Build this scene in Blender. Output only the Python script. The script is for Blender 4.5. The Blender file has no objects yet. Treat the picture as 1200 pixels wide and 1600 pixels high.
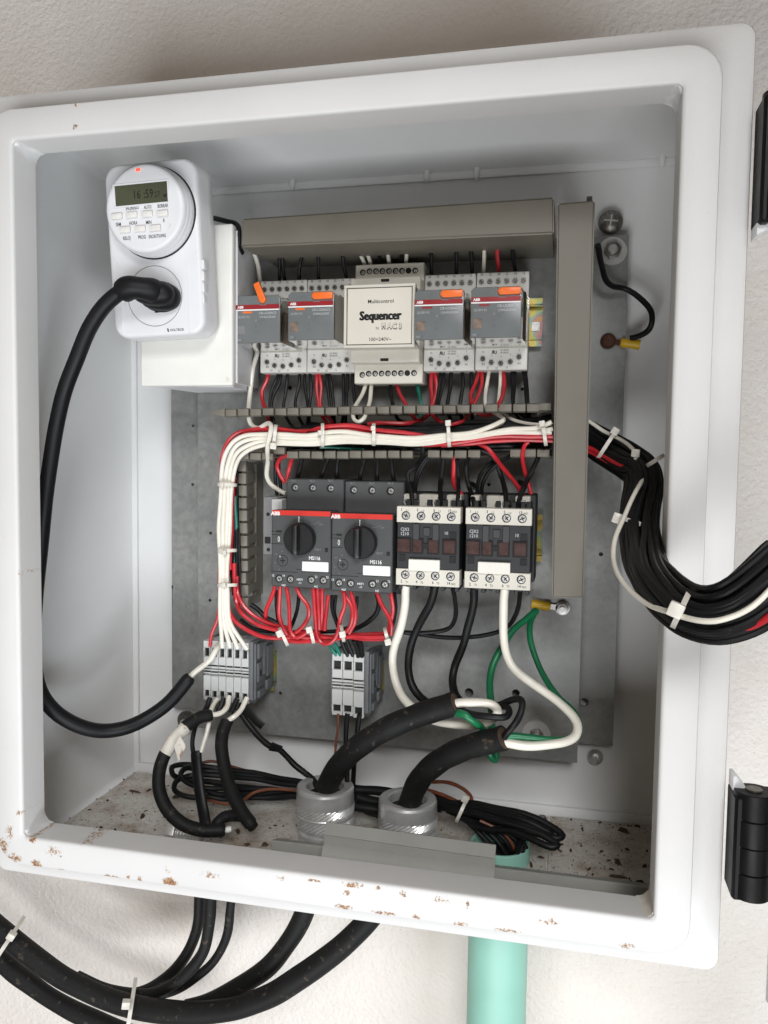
import bpy, bmesh, math, random
import numpy as np
from mathutils import Vector, Matrix
random.seed(7)
sc = bpy.context.scene
COL = sc.collection
# ------------------------------------------------------------------ camera (all lengths below are millimetres, 1 unit = 1 m)
CAM = np.array([338.3675, -444.7681, 246.4446]); YAW, PIT, ROL, FPX = -0.2226095, -0.0633032, 0.0130275, 1258.746
def _axes():
    cy, sy, cp, sp, cr, sr = math.cos(YAW), math.sin(YAW), math.cos(PIT), math.sin(PIT), math.cos(ROL), math.sin(ROL)
    f = np.array([sy*cp, cy*cp, sp]); r = np.array([cy, -sy, 0.]); u = np.cross(r, f)
    return cr*r + sr*u, -sr*r + cr*u, f
AR, AU, AF = _axes()
def at(px, py, Y):
    """real point on the depth plane Y (mm) that was measured at pixel px,py of the 1200x1600 photograph"""
    d = AF + (px-600)/FPX*AR - (py-800)/FPX*AU
    p = CAM + d*(Y-CAM[1])/d[1]
    return (float(p[0]), float(p[1]), float(p[2]))
def atz(px, py, Z):
    d = AF + (px-600)/FPX*AR - (py-800)/FPX*AU
    p = CAM + d*(Z-CAM[2])/d[2]
    return (float(p[0]), float(p[1]), float(p[2]))
def pxmm(P):
    """millimetres per photo pixel at point P"""
    return float((np.array(P)-CAM) @ AF)/FPX
cd = bpy.data.cameras.new('camera'); cam = bpy.data.objects.new('camera', cd); COL.objects.link(cam)
cd.sensor_fit = 'VERTICAL'; cd.sensor_height = 36; cd.sensor_width = 27; cd.lens = FPX/1600*36
cd.clip_start = 0.01; cd.clip_end = 50
m = Matrix.Identity(4)
for i in range(3):
    m[i][0] = AR[i]; m[i][1] = AU[i]; m[i][2] = -AF[i]; m[i][3] = CAM[i]/1000
cam.matrix_world = m
sc.camera = cam
# ------------------------------------------------------------------ light
w = bpy.data.worlds.new('World'); sc.world = w; w.use_nodes = True
bg = w.node_tree.nodes['Background']; bg.inputs['Color'].default_value = (1.0, 0.81, 0.63, 1); bg.inputs['Strength'].default_value = 0.14
def area(name, loc, target, size, power, color):
    l = bpy.data.lights.new(name, 'AREA'); l.shape = 'RECTANGLE'; l.size = size[0]; l.size_y = size[1]; l.energy = power; l.color = color
    o = bpy.data.objects.new(name, l); COL.objects.link(o); o.location = Vector(loc)/1000
    d = (Vector(target)-Vector(loc)); o.rotation_euler = d.to_track_quat('-Z', 'Y').to_euler()
    return o
area('door_daylight', (230, -2350, -1380), (230, 50, 200), (1.6, 1.1), 66, (0.95, 0.97, 1.0))
area('side_fill', (1500, -1650, -800), (0, 100, 150), (0.8, 0.8), 33, (0.86, 0.93, 1.0))  # added cool fill from the right to brighten the left inner wall
area('warm_fill', (-700, -1700, 1500), (200, 100, 250), (1.2, 1.0), 1.0, (1.0, 0.80, 0.58))  # added weak warm fill from above, no actual lamp known there
sl = bpy.data.lights.new('interior_fill_spot', 'SPOT'); sl.energy = 74; sl.spot_size = math.radians(42); sl.spot_blend = 1.0; sl.shadow_soft_size = 0.22; sl.color = (0.97, 0.98, 1.0)  # added spot that brightens the enclosure floor and lower back, not a real lamp
so = bpy.data.objects.new('interior_fill_spot', sl); COL.objects.link(so); so.location = (0.56, -1.25, 0.80)
so.rotation_euler = (Vector((0.16, 0.15, 0.0))-so.location).to_track_quat('-Z', 'Y').to_euler()
sc.view_settings.view_transform = 'Standard'; sc.view_settings.look = 'None'; sc.view_settings.exposure = -0.34; sc.view_settings.gamma = 1
sc.render.engine = 'CYCLES'; sc.cycles.max_bounces = 8; sc.cycles.transparent_max_bounces = 16
# ------------------------------------------------------------------ materials
def new_mat(name):
    m = bpy.data.materials.new(name); m.use_nodes = True
    return m, m.node_tree, m.node_tree.nodes['Principled BSDF']
def N(nt, typ, **kw):
    n = nt.nodes.new(typ)
    for k, v in kw.items():
        if k in n.inputs: n.inputs[k].default_value = v
        else: setattr(n, k, v)
    return n
def noise(nt, scale, detail=4, rough=0.55, vec=None):
    n = N(nt, 'ShaderNodeTexNoise'); n.inputs['Scale'].default_value = scale; n.inputs['Detail'].default_value = detail; n.inputs['Roughness'].default_value = rough
    if vec is None:
        tc = N(nt, 'ShaderNodeTexCoord'); vec = tc.outputs['Object']
    nt.links.new(vec, n.inputs['Vector'])
    return n
def ramp(nt, src, stops):
    r = N(nt, 'ShaderNodeValToRGB'); e = r.color_ramp.elements
    while len(e) < len(stops): e.new(0.5)
    for i, (p, c) in enumerate(stops):
        e[i].position = p; e[i].color = (c, c, c, 1) if not isinstance(c, tuple) else (*c, 1)
    nt.links.new(src, r.inputs['Fac']); return r
def mixc(nt, fac, a, b):
    m = N(nt, 'ShaderNodeMix'); m.data_type = 'RGBA'
    for s, v in ((0, fac), (6, a), (7, b)):
        if isinstance(v, (int, float)): m.inputs[s].default_value = v
        elif isinstance(v, tuple): m.inputs[s].default_value = (*v, 1)
        else: nt.links.new(v, m.inputs[s])
    return m.outputs[2]
def bump(nt, bs, src, strength, dist=0.001, prev=None):
    b = N(nt, 'ShaderNodeBump'); b.inputs['Strength'].default_value = strength; b.inputs['Distance'].default_value = dist
    nt.links.new(src, b.inputs['Height'])
    if prev is not None: nt.links.new(prev, b.inputs['Normal'])
    nt.links.new(b.outputs['Normal'], bs.inputs['Normal']); return b.outputs['Normal']
def plain(name, c, rough=0.45, metal=0., var=0.12, vs=60, bs=0.12, bsc=900, dirt=None, dirt_at=0.62, dirt_s=220, coat=0):
    m, nt, b = new_mat(name)
    b.inputs['Roughness'].default_value = rough; b.inputs['Metallic'].default_value = metal
    b.inputs['Coat Weight'].default_value = coat
    n = noise(nt, vs, 5)
    lo = tuple(x*(1-var) for x in c); hi = tuple(min(1, x*(1+var)) for x in c)
    r = ramp(nt, n.outputs['Fac'], [(0.3, lo), (0.7, hi)])
    out = r.outputs['Color']
    if dirt:
        d = noise(nt, dirt_s, 6, 0.7); dr = ramp(nt, d.outputs['Fac'], [(dirt_at, 0.), (dirt_at+0.05, 1.)])
        out = mixc(nt, dr.outputs['Color'], out, dirt)
    nt.links.new(out, b.inputs['Base Color'])
    rr = ramp(nt, n.outputs['Fac'], [(0.2, max(0, rough-0.08)), (0.8, min(1, rough+0.08))]); nt.links.new(rr.outputs['Color'], b.inputs['Roughness'])
    if bs: bump(nt, b, noise(nt, bsc, 3).outputs['Fac'], bs, 0.0004)
    return m
def emis(name, c, s):
    m, nt, b = new_mat(name); b.inputs['Base Color'].default_value = (*c, 1); b.inputs['Emission Color'].default_value = (*c, 1); b.inputs['Emission Strength'].default_value = s
    return m
M = {}
M['paint_in'] = plain('white_enclosure_paint', (0.76, 0.76, 0.75), 0.38, var=0.03, vs=12, bs=0.25, bsc=700, dirt=(0.42, 0.36, 0.29), dirt_at=0.735, dirt_s=130)
M['timer'] = plain('white_timer_plastic', (0.74, 0.74, 0.75), 0.4, var=0.02, bs=0.1, bsc=1800)
M['timer_btn'] = plain('cream_rubber_button', (0.74, 0.72, 0.68), 0.55, var=0.05, vs=300)
M['box'] = plain('cream_box_plastic', (0.78, 0.77, 0.72), 0.35, var=0.02, bs=0.05)
M['box2'] = plain('white_box_plastic', (0.76, 0.76, 0.77), 0.35, var=0.02, bs=0.05)
M['duct'] = plain('grey_duct_plastic', (0.165, 0.150, 0.120), 0.48, var=0.05, vs=40, bs=0.12, bsc=900, dirt=(0.36, 0.33, 0.28), dirt_at=0.73, dirt_s=300)
M['trim'] = plain('grey_trim_plastic', (0.34, 0.34, 0.31), 0.42, var=0.05, vs=40, bs=0.08, dirt=(0.25, 0.2, 0.15), dirt_at=0.7, dirt_s=300)
M['black'] = plain('black_wire_insulation', (0.007, 0.007, 0.0075), 0.46, var=0.3, bs=0.15, bsc=500, dirt=(0.06, 0.055, 0.05), dirt_at=0.66, dirt_s=200)
M['rubber'] = plain('black_rubber_sheath', (0.009, 0.009, 0.009), 0.62, var=0.3, vs=30, bs=0.5, bsc=450, dirt=(0.055, 0.043, 0.032), dirt_at=0.60, dirt_s=170)
M['cord'] = plain('black_power_cord', (0.006, 0.006, 0.007), 0.5, var=0.2, vs=30, bs=0.1)
M['white'] = plain('white_wire_insulation', (0.80, 0.76, 0.66), 0.35, var=0.04, vs=120, bs=0.1, bsc=400, dirt=(0.35, 0.25, 0.15), dirt_at=0.72, dirt_s=150)
M['red'] = plain('red_wire_insulation', (0.50, 0.022, 0.030), 0.33, var=0.18, vs=80, bs=0.1, bsc=400)
M['green'] = plain('green_wire_insulation', (0.008, 0.14, 0.055), 0.35, var=0.2, vs=80, bs=0.1)
M['teal'] = plain('teal_wire_insulation', (0.005, 0.16, 0.11), 0.35, var=0.2, vs=80, bs=0.1)
for k_ in ('black', 'rubber', 'cord'): M[k_].node_tree.nodes['Principled BSDF'].inputs['Specular IOR Level'].default_value = 0.28
M['brown'] = plain('brown_wire_insulation', (0.16, 0.05, 0.022), 0.4, var=0.3, vs=80, bs=0.1)
M['tie'] = plain('natural_nylon', (0.66, 0.63, 0.56), 0.35, var=0.06, vs=200, bs=0.1)
M['tie'].node_tree.nodes['Principled BSDF'].inputs['Subsurface Weight'].default_value = 0.0
M['tape'] = plain('white_adhesive_tape', (0.72, 0.68, 0.60), 0.6, var=0.06, vs=200, dirt=(0.35, 0.24, 0.18), dirt_at=0.60, dirt_s=60)
M['socket'] = plain('light_grey_socket_plastic', (0.60, 0.585, 0.54), 0.45, var=0.04, vs=60, bs=0.1)
M['seq'] = plain('beige_module_plastic', (0.63, 0.60, 0.52), 0.42, var=0.03, vs=60, bs=0.1)
M['seq2'] = plain('beige_module_label', (0.67, 0.63, 0.54), 0.38, var=0.03, vs=30, bs=0.03)
M['term'] = plain('light_grey_terminal_plastic', (0.52, 0.525, 0.51), 0.45, var=0.05, vs=90, bs=0.1)
M['termdark'] = plain('dark_grey_clamp_plastic', (0.125, 0.13, 0.135), 0.5, var=0.15, vs=90, bs=0.2)
M['lgrey'] = plain('mid_grey_contact_plastic', (0.20, 0.20, 0.20), 0.45, var=0.06)
M['relaygrey'] = plain('grey_relay_face', (0.155, 0.165, 0.165), 0.3, var=0.04, vs=100, bs=0.02)
M['relaycore'] = plain('brown_relay_mechanism', (0.20, 0.145, 0.11), 0.5, var=0.35, vs=200)
M['brk'] = plain('dark_grey_breaker_plastic', (0.060, 0.062, 0.062), 0.55, var=0.06, vs=120, bs=0.25, bsc=1500)
M['brk2'] = plain('darker_grey_breaker_plastic', (0.040, 0.041, 0.042), 0.55, var=0.06, vs=120, bs=0.2)
M['blk'] = plain('matt_black_plastic', (0.006, 0.006, 0.0065), 0.45, var=0.15, bs=0.1)
M['blk2'] = plain('charcoal_contactor_plastic', (0.016, 0.017, 0.019), 0.5, var=0.1, bs=0.15)
M['dark'] = plain('recess_shade_black', (0.006, 0.006, 0.006), 0.7, bs=0)  # near-black colour stands in for the shade inside slots, holes and gaps
M['ctop'] = plain('cream_contactor_plastic', (0.66, 0.63, 0.55), 0.42, var=0.03, bs=0.08)
M['brownwin'] = plain('brown_smoked_window', (0.060, 0.030, 0.026), 0.3, var=0.15, vs=200, bs=0.03)
M['redstripe'] = plain('red_stripe', (0.60, 0.035, 0.025), 0.35, var=0.03, bs=0)
M['redstripe2'] = plain('dark_red_stripe', (0.29, 0.02, 0.025), 0.3, var=0.03, bs=0)
M['orange'] = plain('orange_lever_plastic', (0.85, 0.16, 0.02), 0.35, var=0.05, bs=0.05)
M['inkw'] = plain('white_print', (0.80, 0.80, 0.78), 0.5, var=0, bs=0)
M['inkd'] = plain('faint_grey_print', (0.22, 0.22, 0.22), 0.5, var=0, bs=0)
M['inkg'] = plain('light_grey_print', (0.48, 0.49, 0.49), 0.5, var=0, bs=0)
M['inkb'] = plain('black_print', (0.012, 0.012, 0.012), 0.5, var=0, bs=0)
M['label'] = plain('blank_white_label', (0.80, 0.77, 0.70), 0.4, var=0.02, bs=0)
M['screw'] = plain('zinc_screw', (0.60, 0.59, 0.57), 0.40, 0.75, var=0.25, vs=900, bs=0.3, bsc=1500)
M['screwd'] = plain('tarnished_screw', (0.20, 0.19, 0.17), 0.38, 0.85, var=0.4, vs=500, bs=0.3, bsc=1500)
M['rusty'] = plain('rusty_screw', (0.085, 0.035, 0.02), 0.8, 0.1, var=0.5, vs=500, bs=0.6, bsc=1200)
M['gland'] = plain('galvanised_gland', (0.68, 0.68, 0.67), 0.34, 0.6, var=0.10, vs=120, bs=0.2, bsc=1000)
M['yellow'] = plain('yellow_lug_sleeve', (0.66, 0.40, 0.01), 0.4, var=0.1, vs=200, bs=0.1)
M['pipe'] = plain('green_pvc', (0.29, 0.56, 0.46), 0.5, var=0.05, vs=25, bs=0.06)
M['hinge'] = plain('black_hinge_plastic', (0.006, 0.006, 0.0065), 0.45, var=0.15, bs=0.1)
M['debris'] = plain('dry_debris', (0.055, 0.032, 0.018), 0.8, var=0.6, vs=150, bs=0.4)
M['copper'] = plain('bare_copper', (0.28, 0.09, 0.05), 0.35, 0.6, var=0.3, vs=300, bs=0.2)
M['lcd'] = plain('olive_lcd', (0.075, 0.08, 0.05), 0.18, var=0.2, vs=20, bs=0)
M['lcdink'] = plain('lcd_digit', (0.02, 0.025, 0.015), 0.3, var=0, bs=0)
M['led'] = emis('red_led', (1.0, 0.06, 0.03), 2.5)
M['hinge'].node_tree.nodes['Principled BSDF'].inputs['Specular IOR Level'].default_value = 0.2
# galvanised plate
def galv():
    m, nt, b = new_mat('galvanised_plate')
    b.inputs['Metallic'].default_value = 0.3; b.inputs['Roughness'].default_value = 0.45
    n1 = noise(nt, 18, 6, 0.6); n2 = noise(nt, 160, 5, 0.7)
    a = ramp(nt, n1.outputs['Fac'], [(0.3, (0.225, 0.235, 0.228)), (0.7, (0.325, 0.322, 0.305))])
    c = ramp(nt, n2.outputs['Fac'], [(0.35, 0.86), (0.65, 1.1)])
    mx = N(nt, 'ShaderNodeMix'); mx.data_type = 'RGBA'; mx.blend_type = 'MULTIPLY'; mx.inputs[0].default_value = 1
    nt.links.new(a.outputs['Color'], mx.inputs[6]); nt.links.new(c.outputs['Color'], mx.inputs[7])
    v = N(nt, 'ShaderNodeTexVoronoi'); v.inputs['Scale'].default_value = 60; tc = N(nt, 'ShaderNodeTexCoord'); nt.links.new(tc.outputs['Object'], v.inputs['Vector'])
    scr = noise(nt, 45, 6, 0.75); sr = ramp(nt, scr.outputs['Fac'], [(0.70, 0.), (0.76, 1.)])
    o = mixc(nt, sr.outputs['Color'], mx.outputs[2], (0.14, 0.13, 0.12))
    nt.links.new(o, b.inputs['Base Color'])
    rr = ramp(nt, n2.outputs['Fac'], [(0.2, 0.34), (0.8, 0.56)]); nt.links.new(rr.outputs['Color'], b.inputs['Roughness'])
    bump(nt, b, n2.outputs['Fac'], 0.12, 0.0005)
    return m
M['galv'] = galv()
def zinc():
    m, nt, b = new_mat('iridescent_zinc_rail')
    b.inputs['Metallic'].default_value = 0.7; b.inputs['Roughness'].default_value = 0.3
    n1 = noise(nt, 80, 3, 0.5)
    r = ramp(nt, n1.outputs['Fac'], [(0.30, (0.50, 0.32, 0.07)), (0.44, (0.52, 0.42, 0.12)), (0.53, (0.36, 0.42, 0.18)), (0.59, (0.22, 0.36, 0.30)), (0.66, (0.48, 0.22, 0.22)), (0.74, (0.50, 0.34, 0.08))])
    nt.links.new(r.outputs['Color'], b.inputs['Base Color'])
    return m
M['zinc'] = zinc()
def clear_cover():
    m, nt, b = new_mat('clear_relay_cover')
    out = nt.nodes['Material Output']; nt.nodes.remove(b)
    t = N(nt, 'ShaderNodeBsdfTransparent'); t.inputs['Color'].default_value = (0.90, 0.88, 0.84, 1)
    g = N(nt, 'ShaderNodeBsdfGlossy'); g.inputs['Roughness'].default_value = 0.12; g.inputs['Color'].default_value = (0.9, 0.9, 0.9, 1)
    d = N(nt, 'ShaderNodeBsdfDiffuse'); d.inputs['Color'].default_value = (0.6, 0.58, 0.54, 1)
    f = N(nt, 'ShaderNodeFresnel'); f.inputs['IOR'].default_value = 1.45
    a = N(nt, 'ShaderNodeMixShader'); a.inputs[0].default_value = 0.14
    nt.links.new(t.outputs[0], a.inputs[1]); nt.links.new(d.outputs[0], a.inputs[2])
    x = N(nt, 'ShaderNodeMixShader'); nt.links.new(f.outputs[0], x.inputs[0]); nt.links.new(a.outputs[0], x.inputs[1]); nt.links.new(g.outputs[0], x.inputs[2])
    nt.links.new(x.outputs[0], out.inputs['Surface']); return m
M['clear'] = clear_cover()
def stained(name, base, spots, speck, rough=0.5):
    """white paint with rust / dirt spots at given places: (x, z, rx, rz, strength) in mm, object X/Z"""
    m, nt, b = new_mat(name)
    b.inputs['Roughness'].default_value = rough
    tc = N(nt, 'ShaderNodeTexCoord'); sep = N(nt, 'ShaderNodeSeparateXYZ'); nt.links.new(tc.outputs['Object'], sep.inputs[0])
    n1 = noise(nt, 560, 7, 0.7); n2 = noise(nt, 900, 4, 0.6)
    total = None
    def mth(op, a, bb):
        k = N(nt, 'ShaderNodeMath', operation=op)
        for i, v in enumerate((a, bb)):
            if v is None: continue
            if isinstance(v, (int, float)): k.inputs[i].default_value = v
            else: nt.links.new(v, k.inputs[i])
        return k.outputs[0]
    for (x, z, rx, rz, st) in spots:
        dx = mth('DIVIDE', mth('SUBTRACT', sep.outputs['X'], x/1000), rx/1000)
        dz = mth('DIVIDE', mth('SUBTRACT', sep.outputs['Z'], z/1000), rz/1000)
        d2 = mth('ADD', mth('MULTIPLY', dx, dx), mth('MULTIPLY', dz, dz))
        v = mth('MULTIPLY', mth('MAXIMUM', mth('SUBTRACT', 1.0, d2), 0.0), st)
        total = v if total is None else mth('MAXIMUM', total, v)
    s = mth('ADD', mth('MULTIPLY', total, 0.62), mth('SUBTRACT', mth('MULTIPLY', n1.outputs['Fac'], 2.6), 1.55))
    s = mth('MULTIPLY', s, mth('GREATER_THAN', total, 0.02))
    mask = ramp(nt, s, [(0.10, 0.), (0.42, 0.9)])
    rust = ramp(nt, n2.outputs['Fac'], [(0.36, (0.07, 0.022, 0.006)), (0.5, (0.28, 0.10, 0.018)), (0.64, (0.44, 0.21, 0.05))])
    sp = noise(nt, 420, 5, 0.7); spr = ramp(nt, sp.outputs['Fac'], [(speck, 0.), (speck+0.03, 0.75)])
    big = noise(nt, 9, 4, 0.6); br = ramp(nt, big.outputs['Fac'], [(0.35, tuple(x*0.94 for x in base)), (0.65, base)])
    o = mixc(nt, spr.outputs['Color'], br.outputs['Color'], (0.16, 0.12, 0.09))
    halo = ramp(nt, s, [(-0.0, 0.), (0.30, 0.45)]); o = mixc(nt, halo.outputs['Color'], o, (0.58, 0.43, 0.24))
    o = mixc(nt, mask.outputs['Color'], o, rust.outputs['Color'])
    nt.links.new(o, b.inputs['Base Color'])
    nn = bump(nt, b, noise(nt, 600, 3).outputs['Fac'], 0.22, 0.0004)
    bump(nt, b, mask.outputs['Color'], 0.5, 0.0004, nn)
    return m
def F0(px, py, rx, rz, st=1.0, Y=0):
    x, _, z = at(px, py, Y); return (x-195, z+38, rx, rz, st)
M['frame'] = stained('stained_front_frame_paint', (0.70, 0.69, 0.675), [
    F0(4, 1325, 6, 9), F0(22, 1340, 8, 4), F0(57, 1351, 5, 4.5, 1.2), F0(95, 1360, 5, 1.2), F0(175, 1371, 11, 2), F0(200, 1372, 2, 3.5), F0(218, 1374, 2.5, 3),
    F0(265, 1379, 7, 4, 1.3), F0(130, 1317, 7, 2.5, 0.8), F0(208, 1314, 3, 1.6), F0(262, 1360, 2, 4, .7), F0(490, 1376, 8, 1.2, 0.9), F0(552, 1383, 8, 2.2), F0(590, 1388, 3, 1.6), F0(541, 1395, 3, 2.5),
    F0(538, 1417, 7, 2.2), F0(600, 1427, 10, 1.6), F0(650, 1433, 3, 2), F0(630, 1397, 3, 2.5, .8), F0(731, 1413, 1.3, 3.6), F0(720, 1444, 6, 2), F0(792, 1454, 12, 1.6, .9), F0(980, 1478, 5, 2),
    F0(36, 876, 1.3, 3.4, .62), F0(28, 896, 1.0, 2.4, .6), F0(30, 1270, 3, 3, .8), F0(125, 155, 8, 4, .55), F0(118, 160, 1.2, 4), F0(143, 152, 1.6, 4.5), F0(1000, 1375, 5, 5, .7, 10), F0(50, 1312, 4, 3, 1), F0(118, 198, 2.5, 2.5, .9), F0(330, 1368, 8, 3, .7), F0(440, 1372, 5, 2, .7), F0(690, 1405, 6, 4, .6), F0(860, 1440, 8, 3, .6), F0(85, 1330, 8, 5, .7), F0(15, 1300, 4, 8, .7)],
    0.715)
M['floor'] = None
def dirty_floor():
    m, nt, b = new_mat('dirty_enclosure_floor')
    b.inputs['Roughness'].default_value = 0.6
    n1 = noise(nt, 14, 5, 0.65); n2 = noise(nt, 430, 6, 0.75); n3 = noise(nt, 30, 7, 0.75)
    a = ramp(nt, n1.outputs['Fac'], [(0.35, (0.66, 0.63, 0.58)), (0.66, (0.46, 0.42, 0.36))])
    s = ramp(nt, n2.outputs['Fac'], [(0.565, 0.), (0.64, 0.9)]); s2 = ramp(nt, n3.outputs['Fac'], [(0.47, 0.), (0.66, 0.8)])
    o = mixc(nt, s2.outputs['Color'], a.outputs['Color'], (0.26, 0.17, 0.10)); o = mixc(nt, s.outputs['Color'], o, (0.10, 0.07, 0.045))
    nt.links.new(o, b.inputs['Base Color']); bump(nt, b, n2.outputs['Fac'], 0.5, 0.0008); return m
M['floor'] = dirty_floor()
def plaster():
    m, nt, b = new_mat('textured_plaster_wall')
    b.inputs['Roughness'].default_value = 0.62
    n0 = noise(nt, 7, 7, 0.7); c = ramp(nt, n0.outputs['Fac'], [(0.32, (0.765, 0.70, 0.635)), (0.68, (0.83, 0.79, 0.745))])
    d = noise(nt, 120, 6, 0.7); dr = ramp(nt, d.outputs['Fac'], [(0.72, 0.), (0.75, 0.5)])
    nt.links.new(mixc(nt, dr.outputs['Color'], c.outputs['Color'], (0.40, 0.33, 0.26)), b.inputs['Base Color'])
    n1 = noise(nt, 270, 3, 0.5); r1 = ramp(nt, n1.outputs['Fac'], [(0.30, 0.), (0.72, 1.)])
    n2 = noise(nt, 620, 4, 0.65)
    nn = bump(nt, b, r1.outputs['Color'], 0.5, 0.0012); bump(nt, b, n2.outputs['Fac'], 0.6, 0.0009, nn)
    return m
M['wall'] = plaster()
# ------------------------------------------------------------------ mesh builder (works in mm)
class MB:
    def __init__(s): s.bm = bmesh.new()
    def _xf(s, vs, rot, piv):
        if rot is not None:
            bmesh.ops.rotate(s.bm, verts=vs, cent=Vector(piv), matrix=rot)
    def box(s, x0, x1, y0, y1, z0, z1, bev=0, seg=1, rot=None, piv=(0, 0, 0)):
        x0, x1 = min(x0, x1), max(x0, x1); y0, y1 = min(y0, y1), max(y0, y1); z0, z1 = min(z0, z1), max(z0, z1)
        b = s.bm; v = [b.verts.new(p) for p in ((x0, y0, z0), (x1, y0, z0), (x1, y1, z0), (x0, y1, z0), (x0, y0, z1), (x1, y0, z1), (x1, y1, z1), (x0, y1, z1))]
        fs = [b.faces.new([v[i] for i in q]) for q in ((0, 3, 2, 1), (4, 5, 6, 7), (0, 1, 5, 4), (1, 2, 6, 5), (2, 3, 7, 6), (3, 0, 4, 7))]
        if bev > 0:
            es = list({e for f in fs for e in f.edges})
            r = bmesh.ops.bevel(b, geom=es, offset=bev, segments=seg, affect='EDGES', profile=0.5)
            v = list({q for f in r['faces'] for q in f.verts} | {q for q in v if q.is_valid})
        s._xf(v, rot, piv)
        return s
    def hexa(s, front, back):
        """front: 4 pts, back: 4 pts, same order"""
        b = s.bm; a = [b.verts.new(p) for p in front]; c = [b.verts.new(p) for p in back]
        b.faces.new(a); b.faces.new(c[::-1])
        for i in range(4): b.faces.new((a[(i+1) % 4], a[i], c[i], c[(i+1) % 4]))
        return s
    def prism(s, pts, axis, a, c, bev=0):
        """polygon extruded along axis ('x','y','z'); pts are the other two coordinates in order"""
        b = s.bm
        def P(p, t): return {'x': (t, p[0], p[1]), 'y': (p[0], t, p[1]), 'z': (p[0], p[1], t)}[axis]
        u = [b.verts.new(P(p, a)) for p in pts]; v = [b.verts.new(P(p, c)) for p in pts]
        n = len(pts); fs = [b.faces.new(u), b.faces.new(v[::-1])]
        for i in range(n): fs.append(b.faces.new((u[(i+1) % n], u[i], v[i], v[(i+1) % n])))
        bmesh.ops.recalc_face_normals(b, faces=fs)
        if bev:
            es = [e for f in fs[:2] for e in f.edges]
            bmesh.ops.bevel(b, geom=es, offset=bev, segments=2, affect='EDGES', profile=0.5)
        return s
    def lathe(s, prof, c, axis='y', seg=20, close=True):
        """prof: (radius, t) list along axis from c"""
        b = s.bm; rings = []
        for r, t in prof:
            ring = []
            for k in range(seg):
                a = 2*math.pi*k/seg; u, v = r*math.cos(a), r*math.sin(a)
                p = {'y': (c[0]+u, c[1]+t, c[2]+v), 'z': (c[0]+u, c[1]+v, c[2]+t), 'x': (c[0]+t, c[1]+u, c[2]+v)}[axis]
                ring.append(b.verts.new(p))
            rings.append(ring)
        fs = []
        for A, B in zip(rings, rings[1:]):
            for k in range(seg): fs.append(b.faces.new((A[k], A[(k+1) % seg], B[(k+1) % seg], B[k])))
        if close:
            fs.append(b.faces.new(rings[0][::-1])); fs.append(b.faces.new(rings[-1]))
        bmesh.ops.recalc_face_normals(b, faces=fs)
        return s
    def cyl(s, c, r, h, axis='y', seg=16, ch=0):
        if ch: return s.lathe([(r-ch, 0), (r, ch), (r, h-ch), (r-ch, h)] if h > 0 else [(r-ch, 0), (r, -ch), (r, h+ch), (r-ch, h)], c, axis, seg)
        return s.lathe([(r, 0), (r, h)], c, axis, seg)
    def tube(s, pts, r, seg=8, ends=True, flat=1.0, step=2.2):
        P = smooth(pts, step); n = len(P); b = s.bm
        T = np.gradient(P, axis=0); T /= np.linalg.norm(T, axis=1)[:, None] + 1e-9
        ref = np.array([0, 1., 0]) if abs(T[0][1]) < 0.9 else np.array([1., 0, 0])
        u = np.cross(T[0], ref); u /= np.linalg.norm(u); rings = []
        for i in range(n):
            u = u - T[i]*(u@T[i]); u /= np.linalg.norm(u)+1e-9; v = np.cross(T[i], u)
            rr = r(i/(n-1)) if callable(r) else (r if 0 < i < n-1 else r*0.8)
            rings.append([b.verts.new(tuple(P[i]+rr*(math.cos(2*math.pi*k/seg)*u+flat*math.sin(2*math.pi*k/seg)*v))) for k in range(seg)])
        for A, B in zip(rings, rings[1:]):
            for k in range(seg): b.faces.new((A[k], B[k], B[(k+1) % seg], A[(k+1) % seg]))
        if ends: b.faces.new(rings[0]); b.faces.new(rings[-1][::-1])
        return s
    def add_mesh(s, me, mat):
        n0 = len(s.bm.verts); s.bm.from_mesh(me); s.bm.verts.ensure_lookup_table()
        for v in s.bm.verts[n0:]: v.co = mat @ v.co
        return s
    def text(s, t, x, z, y, h, sx=1.0, bold=0.0, rot=0.0, anchor='c'):
        """cap height h mm, centred at (x,z) on plane y facing the viewer (-y)"""
        me, w_, capm = text_mesh(t, bold); k = h/capm
        ox = {'c': -w_/2, 'l': 0, 'r': -w_}[anchor]
        m = Matrix.Translation((x, y, z)) @ Matrix.Rotation(-rot, 4, 'Y') @ Matrix(((k*sx, 0, 0, 0), (0, 0, 1, 0), (0, k, 0, 0), (0, 0, 0, 1))) @ Matrix.Translation((ox, -capm/2, 0))
        return s.add_mesh(me, m)
    def mesh(s, name, org=(0, 0, 0), ang=38, recalc=False):
        if recalc: bmesh.ops.recalc_face_normals(s.bm, faces=s.bm.faces)
        me = bpy.data.meshes.new(name)
        o = Vector(org)
        for v in s.bm.verts: v.co = (v.co-o)*0.001
        s.bm.to_mesh(me); s.bm.free()
        me.shade_smooth()
        if ang is not None: me.set_sharp_from_angle(angle=math.radians(ang))
        return me
_TX = {}
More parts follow.
